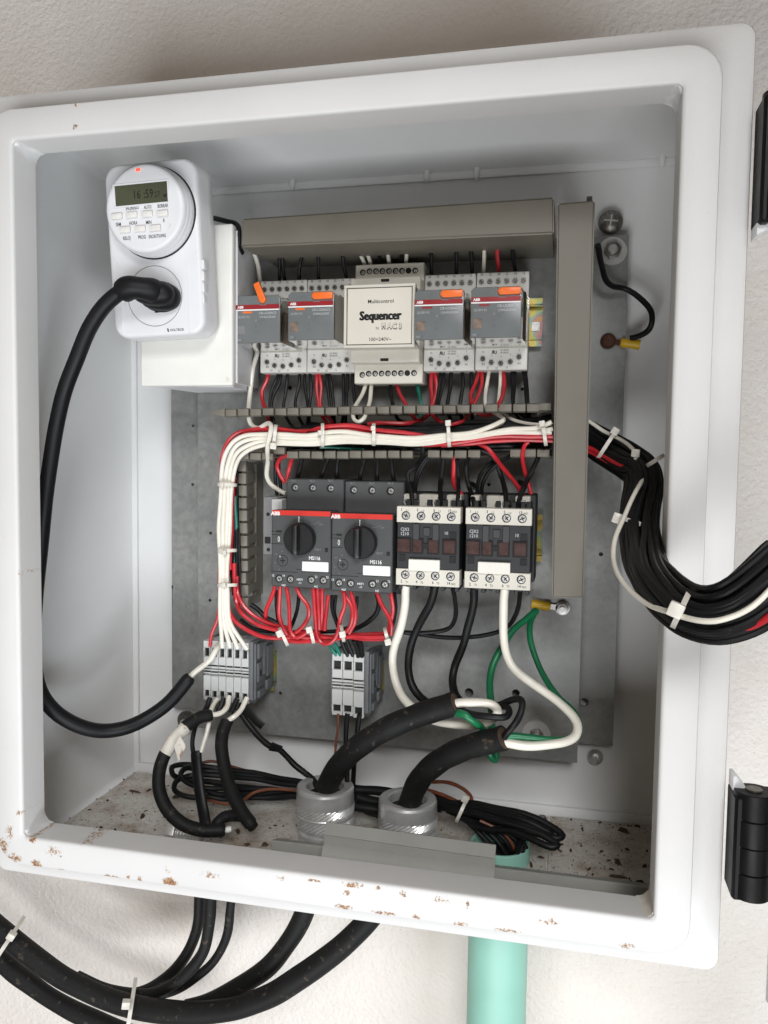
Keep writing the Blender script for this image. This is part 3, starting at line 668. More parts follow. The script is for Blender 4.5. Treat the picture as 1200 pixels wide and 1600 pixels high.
# ------------------------------------------------------------------ relays
RY = 100.0
def relay(x0, z0, label, lever_up, win):
    w_, h_ = 34.2, 33.6; x1, z1 = x0+w_, z0+h_
    t = Thing('relay', label, 'relay', (x0+w_/2, SY, z0), 'grey plug-in relays with orange levers')
    # clear cover as open shell: front body tapering to a wider foot
    b = MB(); fr = [(x0, z0), (x1, z0), (x1, z1-2), (x1-2, z1), (x0+2, z1), (x0, z1-2)]; q = [(x0-0.4, z0-0.6), (x1+1.2, z0-0.6), (x1+1.2, z1-1), (x1-1, z1+0.6), (x0+1.5, z1+0.6), (x0-0.4, z1-1)]
    pr = None
    for (poly, y) in ((fr, RY+0.6), (fr, RY+14), (q, RY+17), (q, SY-1), ([(x+(1.2 if x > x0+17 else -1.2), z+(0.8 if z > z0+16 else -0.8)) for x, z in q], SY-0.8), ([(x+(1.2 if x > x0+17 else -1.2), z+(0.8 if z > z0+16 else -0.8)) for x, z in q], SY-0.1)):
        cur = [b.bm.verts.new((x, y, z)) for x, z in poly]
        if pr:
            for i in range(6): b.bm.faces.new((pr[i], pr[(i+1) % 6], cur[(i+1) % 6], cur[i]))
        pr = cur
    t.part('clear_cover', b, 'clear')
    t.part('mechanism', MB().box(x0+3, x1-4.0, RY+3, RY+26, z0+3, z1-4, 0.8).box(x0+5, x1-3, RY+26, SY-0.1, z0+5, z1-7, 0.8).cyl((x0+14, RY+8, z0+2.2), 1.0, 20, 'y'), 'relaycore')
    b = MB(); b.prism([(x0+0.2, z0+0.2), (x1-0.6, z0+0.2), (x1-0.6, z1-2.2), (x1-2.6, z1-0.3), (x0+2.2, z1-0.3), (x0+0.2, z1-2.2)], 'y', RY, RY+1.6, 0.35)
    fp = t.part('face_plate', b, 'relaygrey')
    zs = z1-8.2
    t.part('stripe', MB().box(x0+0.3, x1-1.2, RY-0.12, RY+0.3, zs-1.6, zs+1.5), 'redstripe2', parent=fp)
    t.part('white_line', MB().box(x0+0.3, x1-1.2, RY-0.14, RY+0.3, zs-2.6, zs-1.75), 'inkw', parent=fp)
    b = MB(); b.text('ABB', x0+3.9, zs, RY-0.2, 1.9, 1.0, 0.035); t.part('lettering', b, 'inkw', parent=fp)
    b = MB(); b.text('CR-U230AC3', x0+24.3, zs-4.5, RY-0.1, 1.7, 0.98, 0.01); b.text('1SVR405622R3000', x0+24.3, zs-7.3, RY-0.1, 1.55, 0.70, 0.0); b.text('(2) 230 V AC', x0+6.6, zs-6.9, RY-0.1, 1.5, 0.75)
    b.text('1227', x0+3.0, z0+2.3, RY-0.1, 1.1, 0.9); b.text('K', x0+15.8, zs-9.6, RY-0.1, 1.1)
    t.part('lettering', b, 'inkg', parent=fp)
    b = MB(); b.box(x0+1.6, x0+7.6, RY-0.25, RY+0.4, z0+6.2, z0+12.6, 0.25)
    t.part('test_window', b, 'lgrey' if win else 'relaycore', parent=fp)
    if lever_up is not None and win is not None:
        t.part('flag', MB().box(x0+5.5, x0+12.5, RY-0.1, RY+0.3, zs-4.4, zs-3.1, 0.1), 'orange' if x0 < 200 else 'redstripe2', parent=fp)
    # orange lever
    lx, lz = x0+20.5, z1-3.4
    b = MB(); n = 10
    pts = [(2.4*math.cos(math.radians(90+180*k/n)), 2.4*math.sin(math.radians(90+180*k/n))) for k in range(n+1)] + [(12.2, -2.2), (12.6, -1.6), (12.6, 1.8), (12.2, 2.3)]
    b.prism(pts, 'y', -2.6, 0.1, 0.4); b.lathe([(1.5, -2.9), (1.5, -2.0)], (0.6, 0, 0), 'y', 14)
    ang = 0 if not lever_up else math.radians(112)
    bmesh.ops.rotate(b.bm, verts=b.bm.verts, cent=(0, 0, 0), matrix=Matrix.Rotation(-ang, 3, 'Y'))
    bmesh.ops.translate(b.bm, verts=b.bm.verts, vec=(lx+(0.6 if lever_up else 0), RY+0.2, lz-(0.2 if lever_up else 0)))
    t.part('lever', b, 'orange', label='orange test lever flipped up' if lever_up else None)
    b = MB(); b.tube([(lx-3.6, RY-0.1, z1-1), (lx-3.4, RY-0.1, lz-2.2), (lx-1.2, RY-0.1, lz-3.6), (lx+3, RY-0.1, lz-3.7)], 0.28, 6); t.part('lever_recess', b, 'lgrey')
    return t
relay(104.4, 329.0, 'grey relay at the left end with its orange lever flipped up', True, True)
relay(143.9, 330.2, 'grey relay second from the left, tight against the left side of the beige module', False, False)
relay(234.2, 328.6, 'grey relay third from the left, tight against the right side of the beige module', False, False)
relay(272.6, 329.2, 'grey relay at the right end, beside the bare rail end', False, False)
# ------------------------------------------------------------------ beige control module
SQ = zc(520, 390, 1164/160)
t = Thing('control_module', 'beige sequencer module with a large square printed label in the middle of the relay row', 'control module', (207, P2Y-9, 303.6))
t.part('body', MB().box(181.4, 233.2, 142, P2Y-9, 303.5, 391, 0.7).box(181.6, 233.0, 128, 143, 317.3, 378, 0.7), 'seq')
L0 = MB()
x0, x1, z0, z1 = 182.9, 233.6, 325.0, 368.6
L0.box(x0, x1, 107.4, 129, z0+1.2, z1-1.2, 0.5)
for q in ((x0, x1, z1-2.1, z1), (x0, x1, z0, z0+2.1), (x0, x0+2.0, z0+2.1, z1-2.1), (x1-2.0, x1, z0+2.1, z1-2.1)): L0.box(q[0], q[1], 106, 112, q[2], q[3], 0.4)
lid = t.part('lid', L0, 'seq')
t.part('label_plate', MB().box(x0+2.5, x1-2.5, 106.6, 108, z0+2.6, z1-2.6, 0.25), 'seq2', parent=lid)
t.part('groove', MB().box(x0+1.9, x1-1.9, 107.2, 107.5, z0+2.0, z1-2.0), 'dark', parent=lid)
b = MB(); PL = lambda x, y: at(*SQ(x, y), 106.5)
c = PL(545, 585); b.text('Multicontrol', c[0], c[2], 106.5, 2.6, 1.03, 0.012)
c = PL(542, 752); [b.text('Sequencer', c[0]+d_, c[2]+0.5, 106.5-abs(d_)*.1, 6.4, 0.80, 0.018) for d_ in (-0.42, -0.2, 0, 0.2, 0.42)]
c = PL(507, 888); b.text('by', c[0], c[2], 106.5, 1.9, 0.9, 0.0)
for s_, x in (('M', 577), ('A', 643), ('C', 702), ('3', 768)):
    c = PL(x, 862); b.text(s_, c[0], c[2], 106.5, 4.7, 0.78 if s_ != 'M' else 0.62, 0.07)
c = PL(540, 1017); b.text('100÷240V~', c[0], c[2], 106.5, 2.5, 0.98, 0.008)
t.part('lettering', b, 'inkb', parent=lid)
b = MB()
for s_, x in (('M', 577), ('A', 643), ('C', 702), ('3', 768)):
    c = PL(x, 862); b.text(s_, c[0], c[2], 106.4, 3.9, 0.80 if s_ != 'M' else 0.64, 0.03)
t.part('lettering', b, 'seq2', parent=lid)
hole = MB(); hole.cyl((0, 0, 0), 2.15, 0.5, 'y', 16); hm = shared(hole, 'dark', 'terminal_hole')
ssm = screw_head(1.45, 'screw', False, 0.6, 'screw')
for (zy, xs) in ((248, (341, 416, 491, 563, 639, 714, 786, 860, 937)), (1412, (335, 408, 481, 554, 627, 700, 774, 847, 923))):
    for i, x in enumerate(xs):
        p = at(*SQ(x, zy+(0 if i else 12)-i*1.2), 142); h = t.piece('terminal_hole', hm, (p[0], 141.8, p[2]))
        if i != 7:
            o = bpy.data.objects.new('screw', ssm); COL.objects.link(o); o.parent = h; o.location = (0.00035, -0.0001, -0.0003); o.rotation_euler = (0, i*0.9, 0)
for y in (349, 1252):
    c = at(*SQ(595 if y < 500 else 587, y), 128); t.part('clip_slot', MB().box(c[0]-3, c[0]+3, 127.8, 129, c[2]-1, c[2]+1), 'dark')
# ------------------------------------------------------------------ motor breakers
BZ = zc(400, 730, 1200/230)
def motor_breaker():
    t = Thing('motor_breaker', 'dark grey motor breaker on the left, with the cream wire entering beside it', 'motor breaker', (152.8, P2Y-9, 154), 'dark grey motor breakers')
    x0, x1 = 130.5, 175.3; Y = 105
    t.part('body', MB().box(x0, x1, Y, P2Y-9, 154.2, 210.0, 0.8).box(x0+1, x1-1, 150, P2Y-9, 146.5, 156, 0.5), 'brk')
    t.part('terminal_cover', MB().box(x0+4, x1+3.8, 125, P2Y-9.2, 208, 232.6, 0.8), 'brk')
    t.part('stripe', MB().box(x0+0.2, x1-0.4, Y-0.25, Y+0.5, 206.4, 210.0, 0.1), 'redstripe')
    F = lambda x, y, Y_=Y: at(*BZ(x, y), Y_)
    b = MB(); c = F(160, 374); b.text('ABB', c[0], c[2], Y-0.35, 2.9, 1.0, 0.035)
    c = F(478, 741); b.text('MS116', c[0], c[2], Y-0.1, 2.7, 0.86, 0.02)
    for s_, x, y in (('13', 140, 882), ('14', 227, 884), ('21', 490, 893), ('22', 581, 897)): c = F(x, y); b.text(s_, c[0], c[2], Y-0.1, 1.7, 0.85, 0.01)
    c = F(357, 915); b.text('HKF1', c[0], c[2], Y-0.1, 1.6, 0.95, 0.01); c = F(357, 942); b.text('-11', c[0], c[2], Y-0.1, 1.6, 0.9, 0.01)
    c = F(226, 962); b.text('NO', c[0], c[2], Y-0.1, 1.5, 0.95, 0.01); c = F(490, 972); b.text('NC', c[0], c[2], Y-0.1, 1.5, 0.95, 0.01)
    c = F(186, 585); b.text('0', c[0], c[2], Y-0.1, 4.0, 0.62, 0.0)
    c = F(350, 425); b.box(c[0]-0.3, c[0]+0.3, Y-0.1, Y+.1, c[2]-2.2, c[2]+2)
    t.part('lettering', b, 'inkw')
    b = MB(); c = F(510, 672); b.text('TEST', c[0]-0.5, c[2], Y-0.1, 1.6, 1.0)
    for s_, x, y in (('10', 212, 686), ('6.3', 165, 706), ('8', 155, 780), ('A', 190, 832)): c = F(x, y); b.text(s_, c[0], c[2], Y-0.1, 1.1)
    c = F(528, 466); b.text('ON', c[0], c[2], Y-0.1, 1.2)
    A_ = F(443, 465); B_ = F(480, 463); C_ = F(520, 443)
    b.tube([A_, B_], 0.12, 4); b.tube([B_, C_], 0.12, 4)
    for s_, x in (('1L1', 305), ('3L2', 458), ('5L3', 608)): c = F(x, 110, 125); b.text(s_, c[0], c[2], 124.9, 1.7, 1.1)
    t.part('lettering', b, 'inkd')
    b = MB()
    for (xa, ya, xb, yb) in ((125, 522, 205, 522), (125, 548, 205, 548), (125, 622, 215, 622), (125, 848, 340, 858), (372, 851, 602, 860), (328, 832, 378, 832)):
        A_ = F(xa, ya); B_ = F(xb, yb); b.box(A_[0], B_[0], Y-0.08, Y+.2, A_[2]-0.22, A_[2]+0.22)
    c = F(188, 523); b.box(c[0]-2, c[0]+2, Y-.12, Y+.1, c[2]-0.8, c[2]+0.8)
    c = F(575, 675); b.box(c[0]-1.2, c[0]+1.2, Y-.12, Y+.3, c[2]-1.5, c[2]+1.5)
    for x in (312, 386): c = F(x, 430); b.box(c[0]-.12, c[0]+.12, Y-.08, Y+.1, c[2]-3, c[2]+2)
    t.part('moulded_groove', b, 'dark')
    c = F(491, 810); t.part('blank_label', MB().box(F(382, 1)[0], F(600, 1)[0], Y-1.0, Y+.1, F(491, 851)[2], F(491, 770)[2], 0.4), 'inkw')
    # rotary knob
    kc = at(464.5, 843, 97); 
    b = MB(); b.lathe([(11.0, 6.0), (11.7, 5), (11.5, 0.8), (10.8, 0), ], (kc[0], 99, kc[2]), 'y', 40)
    k = t.part('knob', b, 'blk')
    b = MB(); b.box(kc[0]-3.4, kc[0]+1.2, 92.5, 100, kc[2]-10.6, kc[2]+10.6, 1.2, 2); t.part('knob_grip', b, 'blk', parent=k)
    b = MB(); b.box(kc[0]-0.1, kc[0]+0.9, 92.2, 93, kc[2]-8, kc[2]+10, 0.2); t.part('knob_mark', b, 'brk2', parent=k)
    b = MB(); b.cyl((kc[0]-4.8, 98.8, kc[2]+6), 1.1, 0.5, 'y', 12).cyl((kc[0]+3.8, 98.8, kc[2]+6), 1.1, 0.5, 'y', 12); t.part('knob_hole', b, 'dark', parent=k)
    c = F(218, 762); b = MB(); b.lathe([(4.1, 0.3), (4.1, -0.15), (3.7, -0.15), (3.7, 0.3)], (c[0], Y, c[2]), 'y', 24, close=False); dd = t.part('dial', b, 'dark')
    b = MB(); b.box(c[0]-1.9, c[0]+1.9, Y-.2, Y, c[2]-.4, c[2]+.4).box(c[0]-.4, c[0]+.4, Y-.22, Y, c[2]-1.9, c[2]+1.9); t.part('cross_slot', b, 'dark', parent=dd)
    b = MB(); b.prism([(c[0]-2.6, c[2]+2.2), (c[0]-1.4, c[2]+2.8), (c[0]-2.2, c[2]+3.9)], 'y', Y-.2, Y); t.part('dial_mark', b, 'inkg', parent=dd)
    big = screw_head(2.1, 'screw', True, 0.3); wl = MB(); wl.cyl((0, 0, 0), 3.0, 0.6, 'y', 20); wm = shared(wl, 'dark', 'screw_well')
    for x, y in ((323, 165), (466, 168), (612, 172)):
        c = F(x, y, 125); h = t.piece('screw_well', wm, (c[0]-0.5, 124.85, c[2])); o = bpy.data.objects.new('screw', big); COL.objects.link(o); o.parent = h; o.location = (0.0006, -0.0001, 0); o.rotation_euler = (0, x*.01, 0)
    for x, y in ((188, 908), (280, 913), (450, 918), (548, 922)):
        c = F(x, y); h = t.piece('screw_well', wm, (c[0], Y-0.12, c[2])); o = bpy.data.objects.new('screw', big); COL.objects.link(o); o.parent = h; o.location = (0.0003, -0.0001, 0); o.rotation_euler = (0, x*.013, 0)
    return t
mb1 = motor_breaker()
dup(mb1.o, (45.2, 0, -1.0), 'dark grey motor breaker on the right, next to the contactors')
# side contact
t = Thing('auxiliary_contact', 'light grey narrow contact block clipped to the left side of the left motor breaker', 'auxiliary contact', (124, P2Y-9, 170))
c0 = at(411, 776, 118); c1_ = at(425, 884, 118)
b = MB(); b.box(c0[0], 129.9, 118, P2Y-9, c1_[2]+8, c0[2], 0.6); t.part('body', b, 'lgrey')
t.part('clip', MB().box(c0[0]-2.6, c0[0]+1, 124, 150, 190, 203, 0.6).box(c0[0]-2.0, c0[0]+1, 124, 150, 177, 188, 0.6), 'lgrey')
t.part('contact_cap', MB().box(c0[0]+7.2, 134, 116.5, 130, c0[2]-11, c0[2]-1.5, 0.5), 'term')
t.part('hole', MB().cyl((c0[0]+4, 117.8, c0[2]-13), 1.4, 0.4).cyl((c0[0]+4.4, 117.8, c1_[2]+12), 1.4, 0.4).box(c0[0]+1.5, c0[0]+6, 117.8, 118.3, 193-9, 193-4), 'dark')
# ------------------------------------------------------------------ contactors
CZ = zc(600, 740, 1200/260)
def contactor():
    t = Thing('contactor', 'black and cream contactor on the left, its neighbours the motor breaker and the other contactor', 'contactor', (246, P2Y-9, 161), 'black and cream contactors')
    Y = 100.0; x0, x1 = 224.1, 268.5; F = lambda x, y, Y_=Y: at(*CZ(x, y), Y_)
    z = lambda y, Y_=Y: at(*CZ(320, y), Y_)[2]
    t.part('body', MB().box(x0+0.3, x1-0.3, Y+1.5, P2Y-9, z(800), z(245), 0.6).box(x0-1.2, x1+1.5, 135, P2Y-9, z(800), z(150), 0.8), 'blk2')
    zt1, zt0 = z(240), z(357); zb1, zb0 = z(692), z(812)
    t.part('terminal_strip', MB().box(x0, x1, Y, Y+12, zt0, zt1, 0.35), 'ctop', label='cream upper terminal strip')
    t.part('terminal_strip', MB().box(x0, x1, Y, Y+12, zb0, zb1, 0.35), 'ctop', label='cream lower terminal strip')
    # stepped dark front
    b = MB(); b.box(x0+0.5, x1-0.5, Y+0.6, Y+6, zb1+0.2, zt0-0.2, 0.3)
    fr = t.part('front_face', b, 'blk2')
    b = MB()
    for (xa, xb) in ((217, 262), (357, 404)): b.box(F(xa, 1)[0], F(xb, 1)[0], Y-1.2, Y+2, z(480), z(364), 0.3)
    b.box(F(290, 1)[0], F(340, 1)[0], Y-0.6, Y+2, z(450), z(390), 0.3)
    t.part('rib', b, 'brk2', parent=fr)
    b = MB()
    for (xa, xb) in ((108, 196), (216, 286), (327, 402), (436, 526)):
        b.box(F(xa-7, 1)[0], F(xb+5, 1)[0], Y-0.3, Y+0.8, z(580), z(468), 0.2)
    b.box(F(285, 1)[0], F(330, 1)[0], Y-0.4, Y+.8, z(540), z(505), 0.1)
    for (x, y) in ((497, 445), (130, 606), (495, 621)): c = F(x, y); b.box(c[0]-2.2, c[0]+2.2, Y-.1, Y+.8, c[2]-2.2, c[2]+2.2, 0.1)
    t.part('window_surround', b, 'dark', parent=fr)
    for (xa, xb) in ((108, 196), (218, 282), (330, 400), (438, 524)):
        t.part('smoked_window', MB().box(F(xa, 1)[0], F(xb, 1)[0], Y-1.0, Y+0.2, z(571), z(477), 0.35), 'brownwin', parent=fr)
    t.part('blank_label', MB().box(F(190, 1)[0], F(416, 1)[0], Y-2.2, Y+1, z(703), z(620), 0.3), 'label')
    b = MB(); c = F(150, 401); b.text('CJX2', c[0], c[2], Y+.5, 2.3, 0.9, 0.01); c = F(150, 433); b.text('1210', c[0], c[2], Y+.5, 2.3, 0.95, 0.01); c = F(450, 430); b.text('10', c[0], c[2], Y+.5, 2.2, 0.9, 0.01)
    t.part('lettering', b, 'inkg', parent=fr)
    b = MB()
    for s_, x in (('1', 127), ('3', 242), ('5', 362), ('13', 475)): c = F(x, 264); b.text(s_, c[0], z(264), Y-.1, 2.0, 0.9, 0.015)
    for s_, x in (('L1', 167), ('L2', 282), ('L3', 400), ('NO', 510)): c = F(x, 272); b.text(s_, c[0], z(270), Y-.1, 1.5, 0.9, 0.01)
    for s_, x in (('2', 125), ('4', 235), ('6', 352), ('14', 467)): c = F(x, 780); b.text(s_, c[0], z(784), Y-.1, 2.0, 0.9, 0.015)
    for s_, x in (('T1', 163), ('T2', 272), ('T3', 388), ('NO', 500)): c = F(x, 785); b.text(s_, c[0], z(788), Y-.1, 1.5, 0.9, 0.01)
    t.part('lettering', b, 'inkb')
    big = screw_head(2.6, 'screw', True, 0.8); wl = MB(); wl.cyl((0, 0, 0), 3.05, 0.5, 'y', 20); wm = shared(wl, 'dark', 'screw_well')
    for ys, xs in ((307, (158, 267, 376, 485)), (736, (153, 262, 369, 480))):
        for x in xs:
            c = F(x, ys); h = t.piece('screw_well', wm, (c[0], Y-0.1, z(ys))); o = bpy.data.objects.new('screw', big); COL.objects.link(o); o.parent = h; o.location = (0.0002, -0.0001, 0); o.rotation_euler = (0, x*.017, 0)
    # upper terminals set back
    b = MB(); z0, z1 = z(250, 118), z(150, 118)
    for (xa, xb) in ((145, 205), (255, 345), (345, 400), (455, 500), (500, 560)):
        b.box(F(xa, 1, 118)[0], F(xb, 1, 118)[0], 118, 138, z0-1, z1, 0.6)
    t.part('terminal_shroud', b, 'ctop')
    b = MB()
    for x in (180, 232, 330, 390, 440, 505, 545): c = F(x, 215, 114); b.box(c[0]-1.6, c[0]+1.6, 112, 130, z0-1, z1-3.5, 0.3)
    t.part('terminal_divider', b, 'blk2')
    for x in (165, 388, 505):
        c = F(x, 205, 117); o = t.piece('screw', big, (c[0], 117, c[2]))
    # comb-like lower feet
    b = MB()
    for k in range(9): xx = x0+1.5+k*(x1-x0-5.0)/8; b.box(xx, xx+2.6, Y+3, Y+30, zb0-(3.4 if k % 2 == 0 else 1.6), zb0+0.5, 0.3)
    t.part('terminal_divider', b, 'blk2')
    return t
ct = contactor()
c2 = dup(ct.o, (47.8, 0, 0.1), 'black and cream contactor on the right, nearest the upright duct')
# ------------------------------------------------------------------ terminal blocks
def tblock(x, w_, zt, zb, Y, label, group, n, sx=0.0):
    t = Thing('terminal_block', label, 'terminal block', (x+w_/2, P2Y-9, zb), group)
    h = zt-zb; g = 0.18; a0, a1 = x+g, x+w_-g
    zh1, zh0 = zt-0.12*h, zt-0.26*h
    b = MB()
    # body profile seen from the side, set back behind the front details
    b.prism([(Y+2.6, zt-1.0), (Y+2.6, zb+0.2*h), (Y+2.6, zb+1.5), (P2Y-9, zb+3), (P2Y-9, zt-3), (Y+6, zt)], 'x', a0, a1)
    e = 1.1
    b.box(a0, a0+e, Y, Y+3, zh0, zh1); b.box(a1-e, a1, Y, Y+3, zh0, zh1); b.box(a0, a1, Y, Y+3, zh1, zt, 0.25); b.box(a0, a1, Y, Y+3, zb+0.60*h, zh0, 0.25)
    b.box(a0, a1, Y+0.3, Y+3, zb+0.545*h, zb+0.575*h); b.box(a0, a1, Y+0.3, Y+3, zb+0.50*h, zb+0.52*h); b.box(a0, a1, Y+0.3, Y+3, zb+0.45*h, zb+0.47*h)
    b.box(a0, a1, Y, Y+3, zb+0.17*h, zb+0.42*h, 0.25); b.box(a0, a0+e, Y, Y+3, zb+0.06*h, zb+0.17*h); b.box(a1-e, a1, Y, Y+3, zb+0.06*h, zb+0.17*h); b.box(a0, a1, Y+0.4, Y+3, zb, zb+0.06*h, 0.2)
    t.part('housing', b, 'term')
    t.part('wire_entry', MB().box(a0+e, a1-e, Y+2.3, Y+2.7, zh0, zh1), 'dark'); t.part('wire_entry', MB().box(a0+e*1.0, a1-e*1.0, Y+2.3, Y+2.7, zb+0.06*h, zb+0.17*h), 'dark')
    t.part('marker_slot', MB().box(a0+0.9, a1-0.9, Y+0.9, Y+2.7, zb+0.475*h, zb+0.495*h).box(a0+0.9, a1-0.9, Y-0.05, Y+0.4, zb+0.585*h, zb+0.605*h), 'dark')
    return t
ords = ('leftmost', 'second from the left', 'third from the left', 'fourth from the left', 'fifth from the left', 'rightmost')
TY = 126
xa = at(317.5, 1050, TY)[0]; xb = at(388.5, 1050, TY)[0]; zt_, zb_ = at(350, 1003, TY)[2], at(350, 1096, TY)[2]
wt = (xb-xa)/6
for k in range(6): tblock(xa+k*wt, wt, zt_+(0.3 if k % 2 else 0), zb_-(0.6 if k % 2 else 0), TY, 'light grey terminal block, %s in the left group of six' % ords[k], 'light grey terminal blocks, left group', k)
def clamp(x, zt, zb, Y, label):
    t = Thing('end_clamp', label, 'end clamp', (x+3, P2Y-9, zb)); b = MB()
    b.prism([(Y, zt), (Y-0.5, zb+4), (Y+4, zb), (P2Y-2, zb+2), (P2Y-2, zt-5), (Y+18, zt-1)], 'x', x, x+3.2, 0.3)
    bd = t.part('body', b, 'termdark')
    b = MB()
    for (ya, yb, z0, z1) in ((Y+7, Y+16, zt-15, zt-3), (Y+18, Y+24, zt-30, zt-4), (Y+6, Y+14, zt-33, zt-18), (Y+26, Y+38, zb+16, zt-9), (Y+8, Y+20, zb+3, zb+9), (Y+25, Y+36, zb+5, zb+13)): b.box(x+3, x+5.6, ya, yb, z0, z1, 0.5)
    b.box(x+3, x+4.6, Y+2.5, Y+4.5, zb+3, zt-2, 0.4)
    t.part('moulded_rib', b, 'termdark', parent=bd)
    t.part('screw_recess', MB().box(x+5.5, x+5.75, Y+9, Y+12, zt-29, zt-24), 'dark', parent=bd)
clamp(xb+0.2, zt_+1.5, zb_-1, TY, 'dark grey end clamp on the right of the left terminal group')
single('end_plate', MB().box(xa-1.7, xa-0.2, TY+3, P2Y-9, zb_+2, zt_-1, 0.3), 'termdark', 'thin dark end plate at the left edge of the left terminal group', 'end plate')
xa2 = at(518.5, 1060, TY)[0]; xb2 = at(569, 1060, TY)[0]; zt2, zb2 = at(545, 1022, TY)[2], at(545, 1119, TY)[2]
for k, o_ in enumerate(('left', 'middle', 'right')): tblock(xa2+k*(xb2-xa2)/3, (xb2-xa2)/3, zt2, zb2-(1 if k == 2 else 0), TY, 'wider light grey terminal block, %s one of the group of three' % o_, 'light grey terminal blocks, right group', k)
clamp(xb2+0.2, zt2+2.5, zb2-0.5, TY, 'dark grey end clamp on the right of the three wider terminal blocks')
single('end_plate', MB().box(xa2-1.9, xa2-0.2, TY+3, P2Y-9, zb2+2, zt2-1, 0.3), 'termdark', 'thin dark end plate at the left edge of the three wider terminal blocks', 'end plate')
# ------------------------------------------------------------------ outlet box and plug-in timer
t = Thing('outlet_box', 'cream surface outlet box behind the digital timer, at the upper left', 'outlet box', (68, P2Y-1, 303))
bx0, bx1, bz0, bz1 = at(219, 1, 92)[0]+0.5, at(363, 500, 92)[0], at(290, 603, 92)[2], at(355, 349, 92)[2]
bx0 = at(219, 560, 92)[0]
t.part('cover_plate', MB().box(bx0, bx1, 92, 99, bz0, bz1, 1.6, 3), 'box')
b = MB(); b.hexa([(bx0+1, 97, bz0+0.5), (bx1+1.0, 97, bz0-0.5), (bx1+1.0, 97, bz1), (bx0+1, 97, bz1)], [(bx0+4, P2Y-1.2, bz0+2), (bx1-11, P2Y-1.2, bz0+2), (bx1-11, P2Y-1.2, bz1-2), (bx0+4, P2Y-1.2, bz1-2)])
bmesh.ops.recalc_face_normals(b.bm, faces=b.bm.faces); bmesh.ops.bevel(b.bm, geom=list(b.bm.edges), offset=3, segments=4, affect='EDGES')
t.part('box_body', b, 'box2')
c = at(357, 593, 91.8); t.part('paint_chip', MB().prism([(c[0]-2.4, c[2]-1.4), (c[0]+0.6, c[2]-1.8), (c[0]+1.4, c[2]), (c[0]-1.6, c[2]+2.4)], 'y', 91.85, 92.3), 'tape')
# timer frame: origin on the front face
TO = Vector(at(240, 388, 62)); TRt = Matrix.Rotation(math.radians(-1.6), 3, 'Y') @ Matrix.Rotation(math.radians(3.5), 3, 'X')
TU, TN, TV = TRt @ Vector((1, 0, 0)), TRt @ Vector((0, 1, 0)), TRt @ Vector((0, 0, 1))
def TL(px, py, off=0):
    """local (u, v) on the timer plane shifted off mm into the wall"""
    d = Vector(AF + (px-600)/FPX*AR - (py-800)/FPX*AU); o = TO+TN*off; k = (o-Vector(CAM)).dot(TN)/d.dot(TN); p = Vector(CAM)+d*k-o
    return p.dot(TU), p.dot(TV)
def tfin(b):
    for v in b.bm.verts: v.co = TO + TU*v.co.x + TN*v.co.y + TV*v.co.z
    return b
def rr(x0, x1, z0, z1, r, n=6):
    pts = []
    for (cx, cz, a0) in ((x1-r, z1-r, 0), (x0+r, z1-r, 90), (x0+r, z0+r, 180), (x1-r, z0+r, 270)):
        for k in range(n+1): a = math.radians(a0+90*k/n); pts.append((cx+r*math.cos(a), cz+r*math.sin(a)))
    return pts
tm = Thing('plug_in_timer', 'white digital plug-in timer with round dial, grey display and lit red lamp', 'timer', tuple(TO+TN*30-TV*56))
ul, vt = TL(163, 300)[0], TL(230, 251)[1]; ur = TL(309, 300)[0]; vb = TL(240, 527)[1]
def tloops(mb, L):
    prev = None
    for (off, y) in L:
        cur = [mb.bm.verts.new((x, y, z)) for x, z in rr(ul-off, ur+off, vb-off, vt+off, max(2, 11+off))]
        if prev:
            n = len(cur)
            for i in range(n): mb.bm.faces.new((prev[i], prev[(i+1) % n], cur[(i+1) % n], cur[i]))
        else: mb.bm.faces.new(cur[::-1])
        prev = cur
    mb.bm.faces.new(prev)
b = MB(); tloops(b, [(-3.0, 0), (-1.6, 0.4), (-0.6, 1.4), (0, 3.2), (0.4, 12), (0.5, 12.6), (0.2, 13), (0.4, 13.5), (0.3, 22), (-1, 24), (-4, 25)])
bmesh.ops.recalc_face_normals(b.bm, faces=b.bm.faces)
body = tm.part('housing', tfin(b), 'timer')
b = MB()
for (xa, ya, xb, yb) in ((317-9, 391, 293, 408), (293, 408, 296, 524), (177, 402, 188, 417), (188, 417, 193, 523)):
    A_ = TL(xa, ya); B_ = TL(xb, yb); b.tube([(A_[0], 0, A_[1]), (B_[0], 0, B_[1])], 0.35, 6)
tm.part('moulded_line', tfin(b), 'timer', parent=body)
b = MB()
for y in (410, 428, 446, 464): A_ = TL(314, y); b.box(A_[0]-2.2, A_[0]+1.8, 1.0, 8, A_[1]-4.0, A_[1]+2.2, 0.8, 2)
tm.part('grip_rib', tfin(b), 'timer', parent=body)
# plug prongs towards the box
b = MB(); b.box(-9, -7, 24, 92-56, -28, -22).box(5, 7, 24, 92-56, -28, -22).box(-14, 12, 24, 31, -40, -10, 1)
tm.part('plug_base', tfin(b), 'timer')
